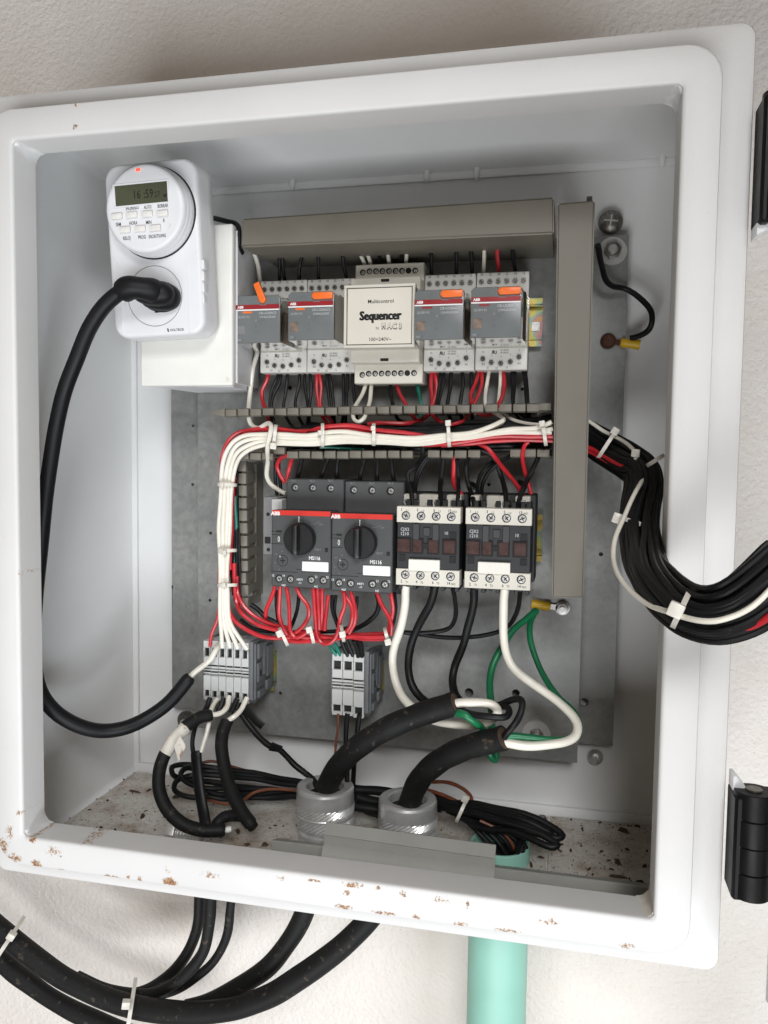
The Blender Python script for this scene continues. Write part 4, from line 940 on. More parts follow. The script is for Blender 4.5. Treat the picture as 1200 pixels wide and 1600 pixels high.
# dial
dc = TL(241, 333, 0)
dr = (TL(241, 258, 0)[1]-TL(241, 406, 0)[1])/2*0.985
b = MB(); b.lathe([(dr+0.3, 0.3), (dr+0.25, -0.4), (dr-0.6, -0.5)], (dc[0], 0, dc[1]), 'y', 64, close=False); tm.part('dial_gap', tfin(b), 'dark')
fr_ = dr*0.955
b = MB(); b.lathe([(dr-0.8, 0), (dr-0.5, -2.2), (dr-0.9, -3.2), (dr-0.5, -3.8), (dr-0.8, -5.6), (dr-1.3, -6.2), (dr-0.9, -6.8), (dr-1.2, -8.8), (dr-1.8, -9.4), (dr-1.5, -10.0), (dr-2.0, -12.3), (dr-3.2, -13.4), (dr-5, -13.6)], (dc[0], 0, dc[1]), 'y', 72)
dial = tm.part('dial', tfin(b), 'timer')
DL = lambda x, y: TL(x, y, -13.6)
ZT = zc(150, 240, 1067/200)
def dbox(mb, xa, ya, xb, yb, y0, y1, bev=0):
    A_ = DL(*ZT(xa, ya)); B_ = DL(*ZT(xb, yb)); return mb.box(A_[0], B_[0], y0, y1, A_[1], B_[1], bev)
du0, du1 = DL(*ZT(160, 337))[0], DL(*ZT(597, 337))[0]; dv1, dv0 = DL(*ZT(379, 250))[1], DL(*ZT(379, 420))[1]
b = MB()
for q in ((du0-1.6, du1+1.6, dv1, dv1+1.3), (du0-1.6, du1+1.6, dv0-1.3, dv0), (du0-1.6, du0, dv0, dv1), (du1, du1+1.2, dv0, dv1)): b.box(q[0], q[1], -14.1, -13.3, q[2], q[3], 0.25)
dspf = tm.part('display_frame', tfin(b), 'timer', parent=dial)
dsp = tm.part('display', tfin(MB().box(du0, du1, -13.8, -13.4, dv0, dv1)), 'lcd', parent=dial)
b = MB()
p_ = DL(*ZT(345, 340)); b.text('16', p_[0], p_[1], -13.9, 5.6, 0.75, 0.01); p_ = DL(*ZT(438, 332)); b.text(':59', p_[0], p_[1], -13.9, 5.6, 0.75, 0.01)
p_ = DL(*ZT(512, 338)); b.text('27', p_[0], p_[1], -13.9, 3.6, 0.8); p_ = DL(*ZT(578, 350)); b.box(p_[0]-1, p_[0]+.8, -14.02, -13.9, p_[1]-.8, p_[1]+.8)
tm.part('display_digits', tfin(b), 'lcdink', parent=dial)
btn = None
for i, (x, y) in enumerate(((180, 526), (304, 514), (432, 507), (560, 502), (248, 638), (374, 630), (500, 624))):
    p_ = DL(*ZT(x, y)); tm.part('button', tfin(MB().box(p_[0]-3.9, p_[0]+3.9, -15.3, -13.4, p_[1]-1.95, p_[1]+1.95, 0.55, 2)), 'timer_btn', parent=dial)
b = MB()
for s_, x, y, k in (('ENCENDIDO', 303, 452, .5), ('AUTO', 431, 444, .6), ('BORRAR', 558, 434, .6), ('SEM', 187, 590, .7), ('HORA', 312, 578, .65), ('MIN', 440, 572, .7), ('R', 568, 556, .7), ('RELOJ', 257, 704, .65), ('PROG', 384, 695, .65), ('ENC/AUTO/APAG', 512, 686, .48)):
    p_ = DL(*ZT(x, y)); b.text(s_, p_[0], p_[1], -13.75, 2.35, k, 0.012)
tm.part('lettering', tfin(b), 'inkb', parent=dial)
p_ = DL(*ZT(612, 601)); tm.part('reset_hole', tfin(MB().lathe([(1.2, -13.8), (1.0, -14.0), (.3, -13.7)], (p_[0], 0, p_[1]), 'y', 14)), 'timer_btn', parent=dial)
p_ = DL(*ZT(351, 135)); tm.part('red_lamp', tfin(MB().box(p_[0]-1.6, p_[0]+1.6, -14.1, -13.4, p_[1]-0.9, p_[1]+0.9, 0.4, 2)), 'led', parent=dial)
# socket face
sc_c = TL(*ZT(490, 1188)); sr = (TL(*ZT(490, 935))[1]-TL(*ZT(490, 1440))[1])/2
b = MB(); b.lathe([(sr+0.25, 0.2), (sr+0.2, -0.12), (sr-0.2, -0.12), (sr-0.25, 0.2)], (sc_c[0], 0, sc_c[1]), 'y', 56, close=False); tm.part('socket_gap', tfin(b), 'lgrey')
sf = tm.part('socket_face', tfin(MB().lathe([(sr-0.5, -0.35), (sr-0.3, 0.1)], (sc_c[0], 0, sc_c[1]), 'y', 56)), 'timer')
p_ = TL(*ZT(508, 1300)); tm.part('earth_slot', tfin(MB().box(p_[0]-1.4, p_[0]+1.8, -0.6, 0, p_[1]-2.2, p_[1]+3)), 'dark', parent=sf)
b = MB(); p_ = TL(*ZT(676, 1468)); b.text('VOLTECK', p_[0], p_[1], -0.1, 1.6, 1.1, 0.02)
p_ = TL(*ZT(601, 1469)); b.text('0', p_[0], p_[1], -0.12, 2.7, 0.7, 0.05, 0.3)
tm.part('lettering', tfin(b), 'inkb')
# plug and cord
def tube_thing(name, label, cat, org, group=None): return Thing(name, label, cat, org, group)
P0 = TO+TN*0
pc = Thing('power_cord', 'thick black power cord plugged into the timer, looping down the left inside wall', 'power cord', at(245, 457, 60))
w3 = lambda x, y, off: tuple(TO+TN*off+TU*TL(x, y, off)[0]+TV*TL(x, y, off)[1])
b = MB()
def blob(mb, c, axes, rad3, p=2.0, nu=28, nv=16):
    rings = []
    for j in range(1, nv):
        th = math.pi*j/nv; ring = []
        for i in range(nu):
            ph = 2*math.pi*i/nu; d = [math.sin(th)*math.cos(ph), math.sin(th)*math.sin(ph), math.cos(th)]
            q = [math.copysign(abs(v)**(2/p), v)*r_ for v, r_ in zip(d, rad3)]
            ring.append(mb.bm.verts.new(tuple(Vector(c)+axes[0]*q[0]+axes[1]*q[1]+axes[2]*q[2])))
        rings.append(ring)
    for A, B in zip(rings, rings[1:]):
        for i in range(nu): mb.bm.faces.new((A[i], B[i], B[(i+1) % nu], A[(i+1) % nu]))
    mb.bm.faces.new(rings[0]); mb.bm.faces.new(rings[-1][::-1])
pax = [(TU*math.cos(.16)-TV*math.sin(.16)), (TU*math.sin(.16)+TV*math.cos(.16)), -TN]
blob(b, w3(250, 463, -4), pax, (14.5, 9.6, 8.0), 2.4)
blob(b, w3(240, 458, -10), pax, (15.0, 8.6, 9.0), 2.3)
b.tube([w3(248, 458, -10), w3(234, 453, -16), w3(222, 450.5, -19), w3(210, 449.5, -20.5), w3(199, 451, -20.5), w3(193, 455, -19.5)], lambda u: 7.6+0.5*math.sin(u*9), 20, True, 1, 0.8)
pc.part('plug', b, 'cord')
b = MB(); b.lathe([(14.2, 0.2), (14.8, -1.0), (13.8, -2.6)], (0, 0, 0), 'y', 36)
for v in b.bm.verts: v.co = Vector((v.co.x*1.02, v.co.y, v.co.z*0.70))
bmesh.ops.rotate(b.bm, verts=b.bm.verts, cent=(0, 0, 0), matrix=Matrix.Rotation(0.16, 3, 'Y'))
q_ = TL(252, 464); bmesh.ops.translate(b.bm, verts=b.bm.verts, vec=(q_[0], 0, q_[1]))
pc.part('plug_face', tfin(b), 'cord')
p0 = w3(200, 452, -21)
b = MB(); b.tube([p0, w3(186, 458, -19)] + [at(*q) for q in ((163, 478, 43), (140, 512, 42), (120, 560, 42), (101, 610, 42), (88, 665, 42), (79, 720, 42), (72, 770, 42), (64, 850, 42), (55, 940, 42), (52, 1020, 42), (62, 1078, 43), (82, 1108, 46), (108, 1127, 52), (138, 1139, 60), (165, 1142, 68), (196, 1137, 76), (226, 1124, 85), (262, 1099, 95), (298, 1057, 105))], 5.2, 16)
pc.part('cable', b, 'cord')
# ------------------------------------------------------------------ wires
def rad(wpx, P): return wpx*pxmm(P)/2
def parse(s, Y):
    out = []; toks = s.split(); n = len(toks)
    for i, k in enumerate(toks):
        v = [float(q) for q in k.split(',')]
        if len(v) == 2: v.append(Y if not isinstance(Y, tuple) else Y[0]+(Y[1]-Y[0])*i/(n-1))
        out.append(at(*v))
    return out
CN = {'k': 'black', 'w': 'white', 'r': 'red', 'g': 'green', 't': 'teal', 'b': 'brown', 'R': 'rubber', 'c': 'copper'}
def wire(label, c, wpx, s, Y, group=None, name='wire', cat='wire', seg=8, flat=1.0):
    P = parse(s, Y); r = rad(wpx, P[len(P)//2]); b = MB(); hs_ = sum(ord(ch) for ch in s) % 97; S_ = smooth(P, 6.0); k_ = np.arange(len(S_)); S_[1:-1] += (np.stack([np.sin(k_*0.9+hs_), np.sin(k_*0.7+hs_*2), np.sin(k_*1.1+hs_*3)], 1)*(min(0.45, r*0.16) if r < 4 else 0.12))[1:-1]; b.tube(S_, lambda u: r*(1+0.03*math.sin(u*23+hs_)), seg, True, flat)
    return single(name, b, CN[c], label, cat, group, org=P[0])
g1 = 'wires between the top duct and the relay row'
for lab, c, wp, s in (
    ('white wire dropping to the left end of the relay row', 'w', 6.8, '397,396 404,418 407.5,445'),
    ('black wire on the left of the close pair above the leftmost relay', 'k', 5.8, '437,392 437,418 436.5,442'),
    ('black wire on the right of the close pair above the leftmost relay', 'k', 5.8, '439,392 442,418 446,442'),
    ('single curved black wire above the gap between the two left relays', 'k', 5.8, '475,390 469,413 467.5,442'),
    ('straight black wire above the relay second from the left', 'k', 5.8, '495,388 497,412 497.5,441'),
    ('black wire just left of the two white ones above the beige module', 'k', 5.8, '534,386 536,412 543,440'),
    ('left one of the two parallel white wires above the beige module', 'w', 6.2, '556,385 562,397 571,416'),
    ('right one of the two parallel white wires above the beige module', 'w', 6.2, '569,384 574,397 580,416'),
    ('black wire in the middle above the beige module', 'k', 6, '592,383 593,397 593,414'),
    ('white wire between the two black ones above the beige module', 'w', 6.2, '603,382 606,397 609,414'),
    ('slanting black wire above the right half of the beige module', 'k', 6, '632,380 628,396 624,412'),
    ('white wire at the right above the beige module, beside the slanting black one', 'w', 6.2, '638,379 635,396 634,412'),
    ('straight black wire just right of the beige module top', 'k', 6, '673,378 674,400 674.5,434'),
    ('black wire above the third relay, left one of two', 'k', 6, '715,374 713,400 713,432'),
    ('black wire above the third relay, right one of two', 'k', 6, '736,373 736,400 738,431'),
    ('white wire above the rightmost relay', 'w', 6.2, '757,371 757,400 755.5,430'),
    ('red wire above the rightmost relay', 'r', 6.5, '779,370 777,400 780,428'),
    ('black wire above the right end of the relay row', 'k', 6.2, '800,368 802,400 806,428')):
    wire(lab, c, wp, s, (140, 152), g1)
g2 = 'wires dropping from the relay row into the slotted duct'
for lab, c, wp, s in (
    ('red wire curving down from the leftmost relay socket', 'r', 6.5, '421,578 416,596 409,612 411,627 415,640 419,656,140 421,668,138'),
    ('black wire under the leftmost socket, left strand of the crossing pair', 'k', 5.2, '436,578 431,596 424,612 421,637 424,660,142'),
    ('black wire under the leftmost socket, right strand of the crossing pair', 'k', 5.2, '440,578 436,600 428,618 424,640 430,666,145'),
    ('black wire under the middle of the leftmost socket', 'k', 5.2, '450,578 448,600 445,620 443,637 452,660,145 460,670,145'),
    ('black wire under the right part of the leftmost socket', 'k', 5.2, '468,578 467,600 463,620 462,637 468,655,145 476,668,145'),
    ('black wire in the loop under the corner of the two left sockets, left strand', 'k', 5.2, '477,578 476,600 479,622 482,645 480,668,145'),
    ('black wire in the loop under the corner of the two left sockets, right strand', 'k', 5.2, '484,578 486,600 485,622 483,645 484,668,145'),
    ('red wire under the second socket, left strand of the pair', 'r', 5.6, '495,578 495,605 497,625 500,645 508,658,140 516,665,136'),
    ('red wire under the second socket, right strand of the pair', 'r', 5.6, '498,578 502,605 500,630 506,646 514,652,140 519,660,136'),
    ('black wire under the second socket, left strand of the slanting pair', 'k', 5.2, '509,578 512,605 516,637 519,662,145'),
    ('black wire under the second socket, right strand of the slanting pair', 'k', 5.2, '513,578 518,605 522,637 523,662,145'),
    ('black wire left of the module bottom, left strand of the straight pair', 'k', 5.2, '536,578 537,605 537,637 534,662,145'),
    ('black wire left of the module bottom, right strand of the straight pair', 'k', 5.2, '543,578 542,605 541,637 540,662,145'),
    ('black wire running down right along the left edge of the beige module', 'k', 5.6, '551,578 552,605 556,637 557,662,145'),
    ('black wire under the middle of the beige module', 'k', 5.6, '610,597 611,615 615,637 622,655,145 640,662,145'),
    ('red wire slanting to the right under the beige module', 'r', 6, '618,597 624,614 636,634 643,648 656,660,140 671,665,138'),
    ('green wire under the right end of the beige module', 't', 6, '651,597 655,615 659,635 657,652,142'),
    ('red wire under the third socket, its end sweeping left over the duct', 'r', 6.8, '675,575 674,605 675,632 671,645 660,656 640,661,132 600,661,128 575,663,128'),
    ('red wire under the third socket, its end sweeping right over the duct', 'r', 6.8, '678,575 682,600 680,620 675,636 678,650 692,662,135'),
    ('black wire behind the red pair under the third socket, left strand', 'k', 5, '688,575 687,600 683,625 681,640'),
    ('black wire behind the red pair under the third socket, right strand', 'k', 5, '694,575 692,600 687,625 684,645'),
    ('black wire under the middle of the third socket', 'k', 6, '705,575 703,605 699,635 704,655,145'),
    ('black wire under the third socket, right of its middle', 'k', 6, '721,575 723,600 719,635 722,655,145'),
    ('black wire between the third and the right socket', 'k', 6, '736,575 737,605 737,635 738,655,145'),
    ('red wire under the right socket, left side of the narrow loop', 'r', 6, '750,575 742,600 736,617 738,632'),
    ('red wire under the right socket, its end swinging back left over the duct', 'r', 6, '753,575 753,595 748,615 740,633 732,648 720,660,132 704,664,130'),
    ('white wire under the right socket that bends back into the bundle', 'w', 6, '766,574 761,600 758,615 759,634 772,645,136 787,654,130 780,664,124 757,675,120 735,680,118'),
    ('white wire under the right socket, half hidden behind the red one', 'w', 5.4, '782,574 781,600 779,632 786,645,138 803,657,132 830,662,128 862,664,126'),
    ('red wire under the right socket beside the half hidden white one', 'r', 6.6, '786,574 788,600 785,617 779,632 772,646,138 755,648,136 743,643,136'),
    ('black wire under the right socket, left strand of the close pair', 'k', 5, '800,574 801,605 801,634 812,655,145 835,663,142'),
    ('black wire under the right socket, right strand of the close pair', 'k', 5, '805,574 804,605 803,634 818,650,145 850,658,142'),
    ('black wire at the right end under the relay row, left strand', 'k', 5, '816,574 820,600 823,634 824,655,145'),
    ('black wire at the right end under the relay row, right strand', 'k', 5, '820,574 823,600 826,634 828,650,145')):
    wire(lab, c, wp, s, (152, 137), g2)
wire('white wire passing down left of the leftmost relay and hooking over the bundle', 'w', 7.5, '403,540,148 401,556,146 397,572,144 392,600,142 389,625,136 389,650,128 393,663,124 404,669,120 414,664,116 421,661,112 424,668,108 421,682,106 419,693,108 418,706,112 418,722,124 417,742,134 423,756,138 434,765,138 446,771,138', 0)
wire('short white loop under the left part of the beige module', 'w', 6.6, '572,599,150 566,615,144 557,632,134 552,644,128 553,655,122 561,659,120 569,654,122 573,642,128 578,625,138 581,599,150', 0)
# bundle in the open duct
g3 = 'white wires bundled along the open duct and down the left'
BY = 114
for lab, s in (
    ('outermost white wire of the bend at the upper left of the duct', '348,1012,118 346,990,118 344,969,118 344.5,915,118 343.5,859,118 342,824,118 346,756,118 348,728,117 354,705 364,690 380,682 398,679 415,678 480,680 510,676 542,675 575,679 630,684 697,680 740,675 770,666 786,657,118'),
    ('second white wire from the outside of the bend', '360,1012,118 353,990,118 350,969,118 348,915,118 349,859,118 348,824,118 352,756,118 355,728,117 361,709 371,696 387,687 415,684 460,684 505,684 542,682 580,685 640,689 697,684 750,679 800,671 840,668 862,659'),
    ('third white wire from the outside of the bend', '372,1014,118 361,990,118 354,969,118 352,915,118 354,859,118 354,824,118 358,756,118 361,728,117 368,711 380,700 394,693 415,689 460,690 505,689 542,687 582,689 640,692 697,687 750,682 790,675 840,675 864,670'),
    ('innermost white wire of the bend', '387,1015,118 371,992,118 359,969,118 355,915,118 357,859,118 358.5,824,118 363,756,118 368,728,117 375,714 387,705 401,698 418,694 460,694 505,693 542,691 582,691 640,694 697,690 762,682 800,677 862,676')):
    wire(lab, 'w', 6.8, s, BY, g3)
g4 = 'red wires bundled along the open duct and down the left'
for lab, wp, s, y in (
    ('red wire outside the white bend, ending in the leftmost terminal block', 5.6, '328,1010,124 331,990,124 338,973,124 343,945,124 343,900,124 344,824,123 344.5,762,121 346,725,120 349,705 357,688 372,676 392,671 415,669 450,672 480,676', 118),
    ('red wire just inside the outer red one at the bend', 5.6, '352,705,122 362,690 378,680 396,674 425,672 460,674 500,672 542,671 580,674 630,678 670,684 700,692', 118),
    ('upper red wire rising behind the white bundle', 7, '480,676,124 505,667 542,665 580,670 610,674 650,679 690,684', 116),
    ('lower red wire leaving the bundle rightward under the white ones', 7.5, '660,695,118 700,694 730,689 760,684 800,682 864,682', 114),
    ('lowest red wire of the bundle on the right', 6.5, '690,696,119 730,694 770,689 810,688 864,689', 116),
    ('long red wire slanting from the bundle to the right contactor', 7, '742,690,122 757,698 771,711 791,737,132 806,757,136 819,775,138', 120),
    ('red wire hooking over the duct edge above the right contactor', 6.5, '826,690,118 819,697 817,710 819,730,128 822,745,134 830,772,138', 118)):
    wire(lab, 'r', wp, s, y, g4)
g5 = 'black wires lying in the open duct'
for i, s in enumerate(('430,672,128 520,670 600,668 700,668 800,664 862,662', '450,678,132 540,674 640,674 720,672 800,670 862,668', '470,668,134 560,666 660,664 760,660 862,655', '440,698,128 540,700 640,700 740,697 862,697',
                       '420,690,136 520,696 640,694 760,690 862,690', '500,703,130 600,702 700,701 800,702 862,700', '480,662,138 580,672 680,678 780,676 862,672', '600,671,126 680,670 740,668 800,662 862,650')):
    wire('black wire lying behind the white and red ones in the open duct', 'k', 7, s, 134, g5)
wire('thin green wire glimpsed low in the open duct', 't', 4, '500,699,124 530,700 570,702', 126)
g6 = 'wires from the open duct down to the breakers and contactors'
for lab, c, wp, s in (
    ('black wire to the first screw of the left breaker', 'k', 7, '473,712 470,728 464,750'),
    ('black wire to the second screw of the left breaker', 'k', 7, '515,711 508,728 500,750'),
    ('black wire to the third screw of the left breaker', 'k', 7, '531,711 527,728 526,750'),
    ('black wire to the first screw of the right breaker', 'k', 7, '571,711 567,728 561,753'),
    ('black wire to the second screw of the right breaker', 'k', 7, '590,711 590,728 589,753'),
    ('black wire to the third screw of the right breaker', 'k', 7, '610,711 612,728 616,754'),
    ('red wire arching out beside the left breaker', 'r', 6.5, '449,712,122 438,717 433,728 437,742 445,754'),
    ('red wire inside the red arch beside the left breaker', 'r', 6.5, '457,712 453,726 448,752'),
    ('black wire behind the red arch, left strand', 'k', 6, '430,716,136 430,740,140 433,774,142'),
    ('black wire behind the red arch, right strand', 'k', 6, '436,716,136 436,740,140 440,774,142'),
    ('black wire with a kink, to the first screw of the left contactor', 'k', 7.5, '659,690,118 660,708,120 657,722 649,731,124 637,737,122 638,752,122 643,768,118 645,792,114'),
    ('black wire curving left behind the kinked one', 'k', 6, '673,712 660,730 652,748 648,775'),
    ('black wire nested beside the one curving left behind the kinked wire', 'k', 6, '668,712 655,732 649,750 645,773'),
    ('black wire to the third screw of the left contactor', 'k', 8, '693,712 692,728 689,748 687,768,122 689,792,114'),
    ('red wire hooking down at the right of the left contactor', 'r', 7, '711,712 709,730 708,748 711,760 722,773'),
    ('black wire in front of the red hook, right of the left contactor', 'k', 6.5, '714,718,124 716,745 717,765,120 714,794,113'),
    ('black wire to the first screw of the right contactor', 'k', 7.5, '732,712,122 729,726 729,740 733,762 739,780,118 743,796,113'),
    ('long black wire from the bundle to the third screw of the right contactor', 'k', 8, '700,694,122 730,698 752,703 768,712 778,726 784,745 789,770,120 791,796,113'),
    ('black wire arching left above the right contactor', 'k', 6.5, '800,712,134 778,724 762,740 754,758 752,774'),
    ('black wire below the arching one above the right contactor', 'k', 6.5, '775,718,136 760,730 750,744 746,758 746,774'),
    ('black wire to the last screw of the right contactor', 'k', 8, '842,712,122 834,728 826,746 818,765,120 811,780,118 809,798,113')):
    wire(lab, c, wp, s, (126, 136), g6)
# control wires under the breakers
g7 = 'red control wires looped under the motor breakers'
for lab, s, Y in (
    ('red wire bowing left under the first screw of the left breaker', '430,914 424,935 416,955 415,974', (116, 128)),
    ('red wire under the left breaker, second from its left', '438,914 436,940 436,958 441,976 449,992', (114, 118)),
    ('red wire with the deep U under the left half of the left breaker', '447,914 451,935 452,960 453,983 463,996 475,992 481,985', (114, 112)),
    ('red wire bowing right under the middle of the left breaker', '462,914 469,930 479,943 483,960 477,974 466,985 456,994', (114, 115)),
    ('red wire with the lowest loop, between the two breakers', '489,915 491,940 493,965 495,992 503,1005 515,1005 525,995 529,980 532,965 539,946 537,922', 112),
    ('red wire beside the lowest loop, left strand', '496,915 497,940 498,965 499,984', 114),
    ('red wire beside the lowest loop, right strand', '504,915 503,940 502,965 501,984', 116),
    ('short red wire at the right edge of the left breaker', '513,930 510,950 508,968 507,986', (122, 118)),
    ('red wire curving back left under the right breaker', '533,920 541,934 550,949 551,965 546,980 537,990', (114, 114)),
    ('red wire next to the one curving back left under the right breaker', '547,920 552,938 555,958 553,975 545,990', (114, 114)),
    ('red wire slanting right under the third screw of the right breaker', '588,922 596,943 605,960 611,977 611,992', (114, 116)),
    ('red wire under the last screw of the right breaker', '610,922 613,943 613,960 609,978 608,990', (114, 118))):
    wire(lab, 'r', 6.8, s, Y, g7)
g8 = 'red wires tied in a run below the breakers'
for lab, s, Y in (
    ('red wire sweeping from the left bundle along the bottom of the red run', '359,790,121 358,830,121 357,880,121 355,920,121 358,950,121 367,970 385,984 410,994 440,997 470,996 493,996', 118),
    ('red wire inside the lowest one of the red sweep', '366,880,122 366,915,122 370,940,122 378,958 395,972 415,980 438,986 455,991 475,996 492,998', 119),
    ('topmost red wire of the sweep', '370,900,124 371,925,124 378,942 392,958 410,970 430,977 450,981', 122),
    ('red wire at the very bottom of the red run', '445,1001 470,1003 495,1001 515,998', 118),
    ('upper red wire of the run under the right breaker', '492,991 515,995 545,993 575,991 610,989', 118),
    ('middle red wire of the run under the right breaker', '500,996 525,998 550,994 580,996 606,995', 115),
    ('lower red wire of the run under the right breaker', '541,994 560,998 585,998 606,998', 119),
    ('red wire filling the run below the left breaker', '452,993 468,990 482,988 500,989', 116)):
    wire(lab, 'r', 6.8, s, Y, g8)
g9 = 'black wires under the motor breakers'
for lab, wp, s, Y in (
    ('black wire leaving the bottom of the slotted finger row', 8, '392,945 405,954 418,966 434,975 445,984', (130, 130)),
    ('black wire just behind the red ones at the far left of the left breaker', 5, '432,922 431,945 434,968 440,985', 130),
    ('slanting black wire below the middle of the left breaker', 6, '467,925 465,952 459,970 452,984', 134),
    ('black wire between the breakers, left strand', 5.5, '519,930 519,950 524,968 530,986', 130),
    ('black wire between the breakers, right strand', 5.5, '525,930 523,955 528,975 536,990', 132),
    ('black wire behind the red pair of the right breaker', 5.5, '558,932 557,950 552,970', 132),
    ('black wire curling left under the right half of the right breaker', 7.5, '589,928 591,945 587,960 574,973 556,982 543,986', 130),
    ('black wire at the right edge of the right breaker', 5.5, '616,925 618,950 614,975 610,985', 130),
    ('black wire lying along the red run', 6.5, '376,968,126 395,982 430,988 470,987 507,987 530,985 545,981', 124)):
    wire(lab, 'k', wp, s, Y, g9)
for i, (c, wp, s, lab) in enumerate((('t', 6, '511,1000 517,1011 526,1024', 'teal wire into the left wide terminal block, left one'), ('t', 6, '519,1000 525,1011 532,1024', 'teal wire into the left wide terminal block, right one'),
    ('k', 7, '530,985 534,1002 544,1025', 'black wire into the middle wide terminal block, left one'), ('k', 7, '536,985 543,1004 552,1025', 'black wire into the middle wide terminal block, right one'),
    ('k', 8, '553,1000 557,1010 560,1026', 'black wire into the right wide terminal block, left one'), ('k', 8, '560,1000 564,1010 566,1026', 'black wire into the right wide terminal block, right one'))):
    wire(lab, c, wp, s, (120, 127), 'wires entering the group of three terminal blocks')
g10 = 'dark wires running down inside the upright slotted duct'
for c, s in (('k', '366,716,130 364,760 366,830 366,930'), ('k', '371,716,134 370,800 371,900 376,945'), ('k', '362,730,132 360,800 361,870 365,930'), ('t', '367,775,126 369,830 367,880 369,925'), ('k', '375,720,140 374,830 376,940'), ('k', '369,712,136 367,790 365,860 368,940')):
    wire('black wire going down between the white bundle and the slotted fingers' if c == 'k' else 'teal wire going down between the white bundle and the slotted fingers', c, 6, s, 132, g10 if c == 'k' else None)
wire('red wire going down beside the white bundle at the left', 'r', 5.6, '367,745,124 364,780 362,830 361,860 360,890', 122)
# power wires below the contactors
big = 'thick wires below the contactors'
wire('thick white wire from the left contactor, curling round into the upper cable end', 'w', 13.5, '634,914,106 634,940,108 628,970,112 618,1005,116 614,1035,118 617,1063,116 628,1088,112 648,1108,106 670,1122,98 700,1131,92 735,1134,86 765,1126,80 777,1112,76 766,1101,74 742,1097,74 708,1100,76', 0, big, seg=14)
wire('thick black wire from the left contactor passing behind the upper cable', 'k', 12.5, '680,914,106 673,945,110 657,972,116 643,1002,120 638,1035,122 643,1065,120 656,1089,116 676,1106,108', 0, big, seg=14)
wire('thick black wire from the right contactor passing behind the end of the upper cable', 'k', 12.5, '740,918,106 739,945,110 735,970,114 724,1005,118 712,1035,120 708,1062,116 712,1085,106 722,1098,98', 0, big, seg=14)
wire('thick white wire from the right contactor, curling round into the lower cable end', 'w', 14, '789,918,104 786,950,106 786,985,108 792,1020,108 806,1048,106 836,1072,102 868,1092,96 889,1112,90 901,1132,84 898,1149,78 880,1161,72 850,1165,68 815,1164,66 782,1159,66', 0, big, seg=14)
wire('thin black wire arching from the left contactor back to the breakers', 'k', 7, '707,918,110 712,945,118 712,965,124 703,980,128 685,987,130 655,989,130 620,986,130', 0)
wire('thin black wire from the last lower screw of the right contactor, running left', 'k', 7, '813,922,110 811,945,120 803,965,126 790,982,130 768,991,132 735,995,132 690,996,132 655,991,132 620,986,132', 0)
wire('long green earth wire from the yellow lug, looping down behind the lower cable', 'g', 11.5, '838,954,150 822,968,140 802,984,132 786,1008,126 772,1035,120 766,1065,112 766,1095,100 768,1120,88 771,1150,98 774,1172,96 773,1187,94 767,1182,92 764,1162,92 757,1144,84 743,1129,70 727,1117,68 710,1114,74', 0, seg=12)
wire('green earth wire from the yellow lug down behind the thick white curl', 'g', 10, '836,958,150 828,975,140 828,1000,132 840,1035,124 855,1064,116 875,1093,104 896,1112,96 906,1130,90 900,1150,80 875,1156,74 835,1152,70 790,1150,66', 0, seg=12)
wire('black core curling out of the upper cable end', 'k', 11, '710,1107,76 728,1112,72 750,1118,68 775,1121,66 790,1119,68 796,1112,72 790,1104,78 770,1104,82', 0, seg=12)
wire('black core looping from behind over into the lower cable end', 'k', 11, '765,1105,84 785,1101,82 801,1093,78 813,1092,74 817,1103,70 811,1120,66 799,1136,62 788,1152,64', 0, seg=12)
def cable(label, wpx, s, cut=True):
    P = parse(s, 0); r = rad(wpx, P[len(P)//2]); t = Thing('cable', label, 'cable', P[0])
    b = MB(); b.tube(P, lambda u: r*(1+0.02*math.sin(u*31)+(0.03 if u > 0.97 else 0)), 20, True, 1, 1.8); t.part('sheath', b, 'rubber')
    if cut:
        d = (Vector(P[-1])-Vector(P[-2])).normalized(); e = Vector(P[-1])
        b = MB(); b.tube([tuple(e-d*0.3), tuple(e+d*0.9)], lambda u: r*(0.92-0.2*u), 20); t.part('cut_end', b, 'debris')
    return t
cable('thick black cable rising from the left gland, white, black and green cores at its end', 36, '506,1252,112 509,1236,108 518,1214,102 535,1190,96 562,1165,90 605,1138,84 655,1117,80 712,1099,76')
cable('thick black cable rising from the right gland, its cut end beside the thick white curl', 36, '636,1268,112 641,1252,106 650,1228,100 667,1205,92 695,1184,84 730,1168,76 787,1153,66')
# lugs
def lug(px, py, Y, ang, label, wire_s, rusty=False, mat='screw'):
    x, _, z = at(px, py, Y); t = Thing('earth_lug', label, 'lug', (x, Y, z))
    R_ = Matrix.Rotation(ang, 3, 'Y'); L_ = 1 if ang is not None else 1
    b = MB(); b.lathe([(5.2, -2.0), (5.2, -1.2)], (x, Y, z), 'y', 24); b.box(x-11, x, Y-2.0, Y-1.2, z-2, z+2, rot=R_, piv=(x, Y, z)); t.part('ring', b, 'rusty' if rusty else 'screw')
    b = MB(); b.lathe([(3.1, 0), (3.6, -1.0), (3.3, -7), (3.7, -12.5), (3.7, -14)], (x-9, Y-2.0, z), 'x', 16)
    bmesh.ops.rotate(b.bm, verts=b.bm.verts, cent=(x, Y, z), matrix=R_); t.part('yellow_sleeve', b, 'yellow')
    b = MB()
    if rusty: b.lathe([(2, -5), (4.2, -4.2), (5.6, -2.4), (5.6, 0)], (x, Y, z), 'y', 24)
    else: b.prism(hexpts(x, z, 4.6), 'y', Y-6, Y-2, 0.3); b.cyl((x, Y-7.4, z), 2.1, 2, 'y', 14)
    t.part('bolt_head', b, 'rusty' if rusty else 'screw')
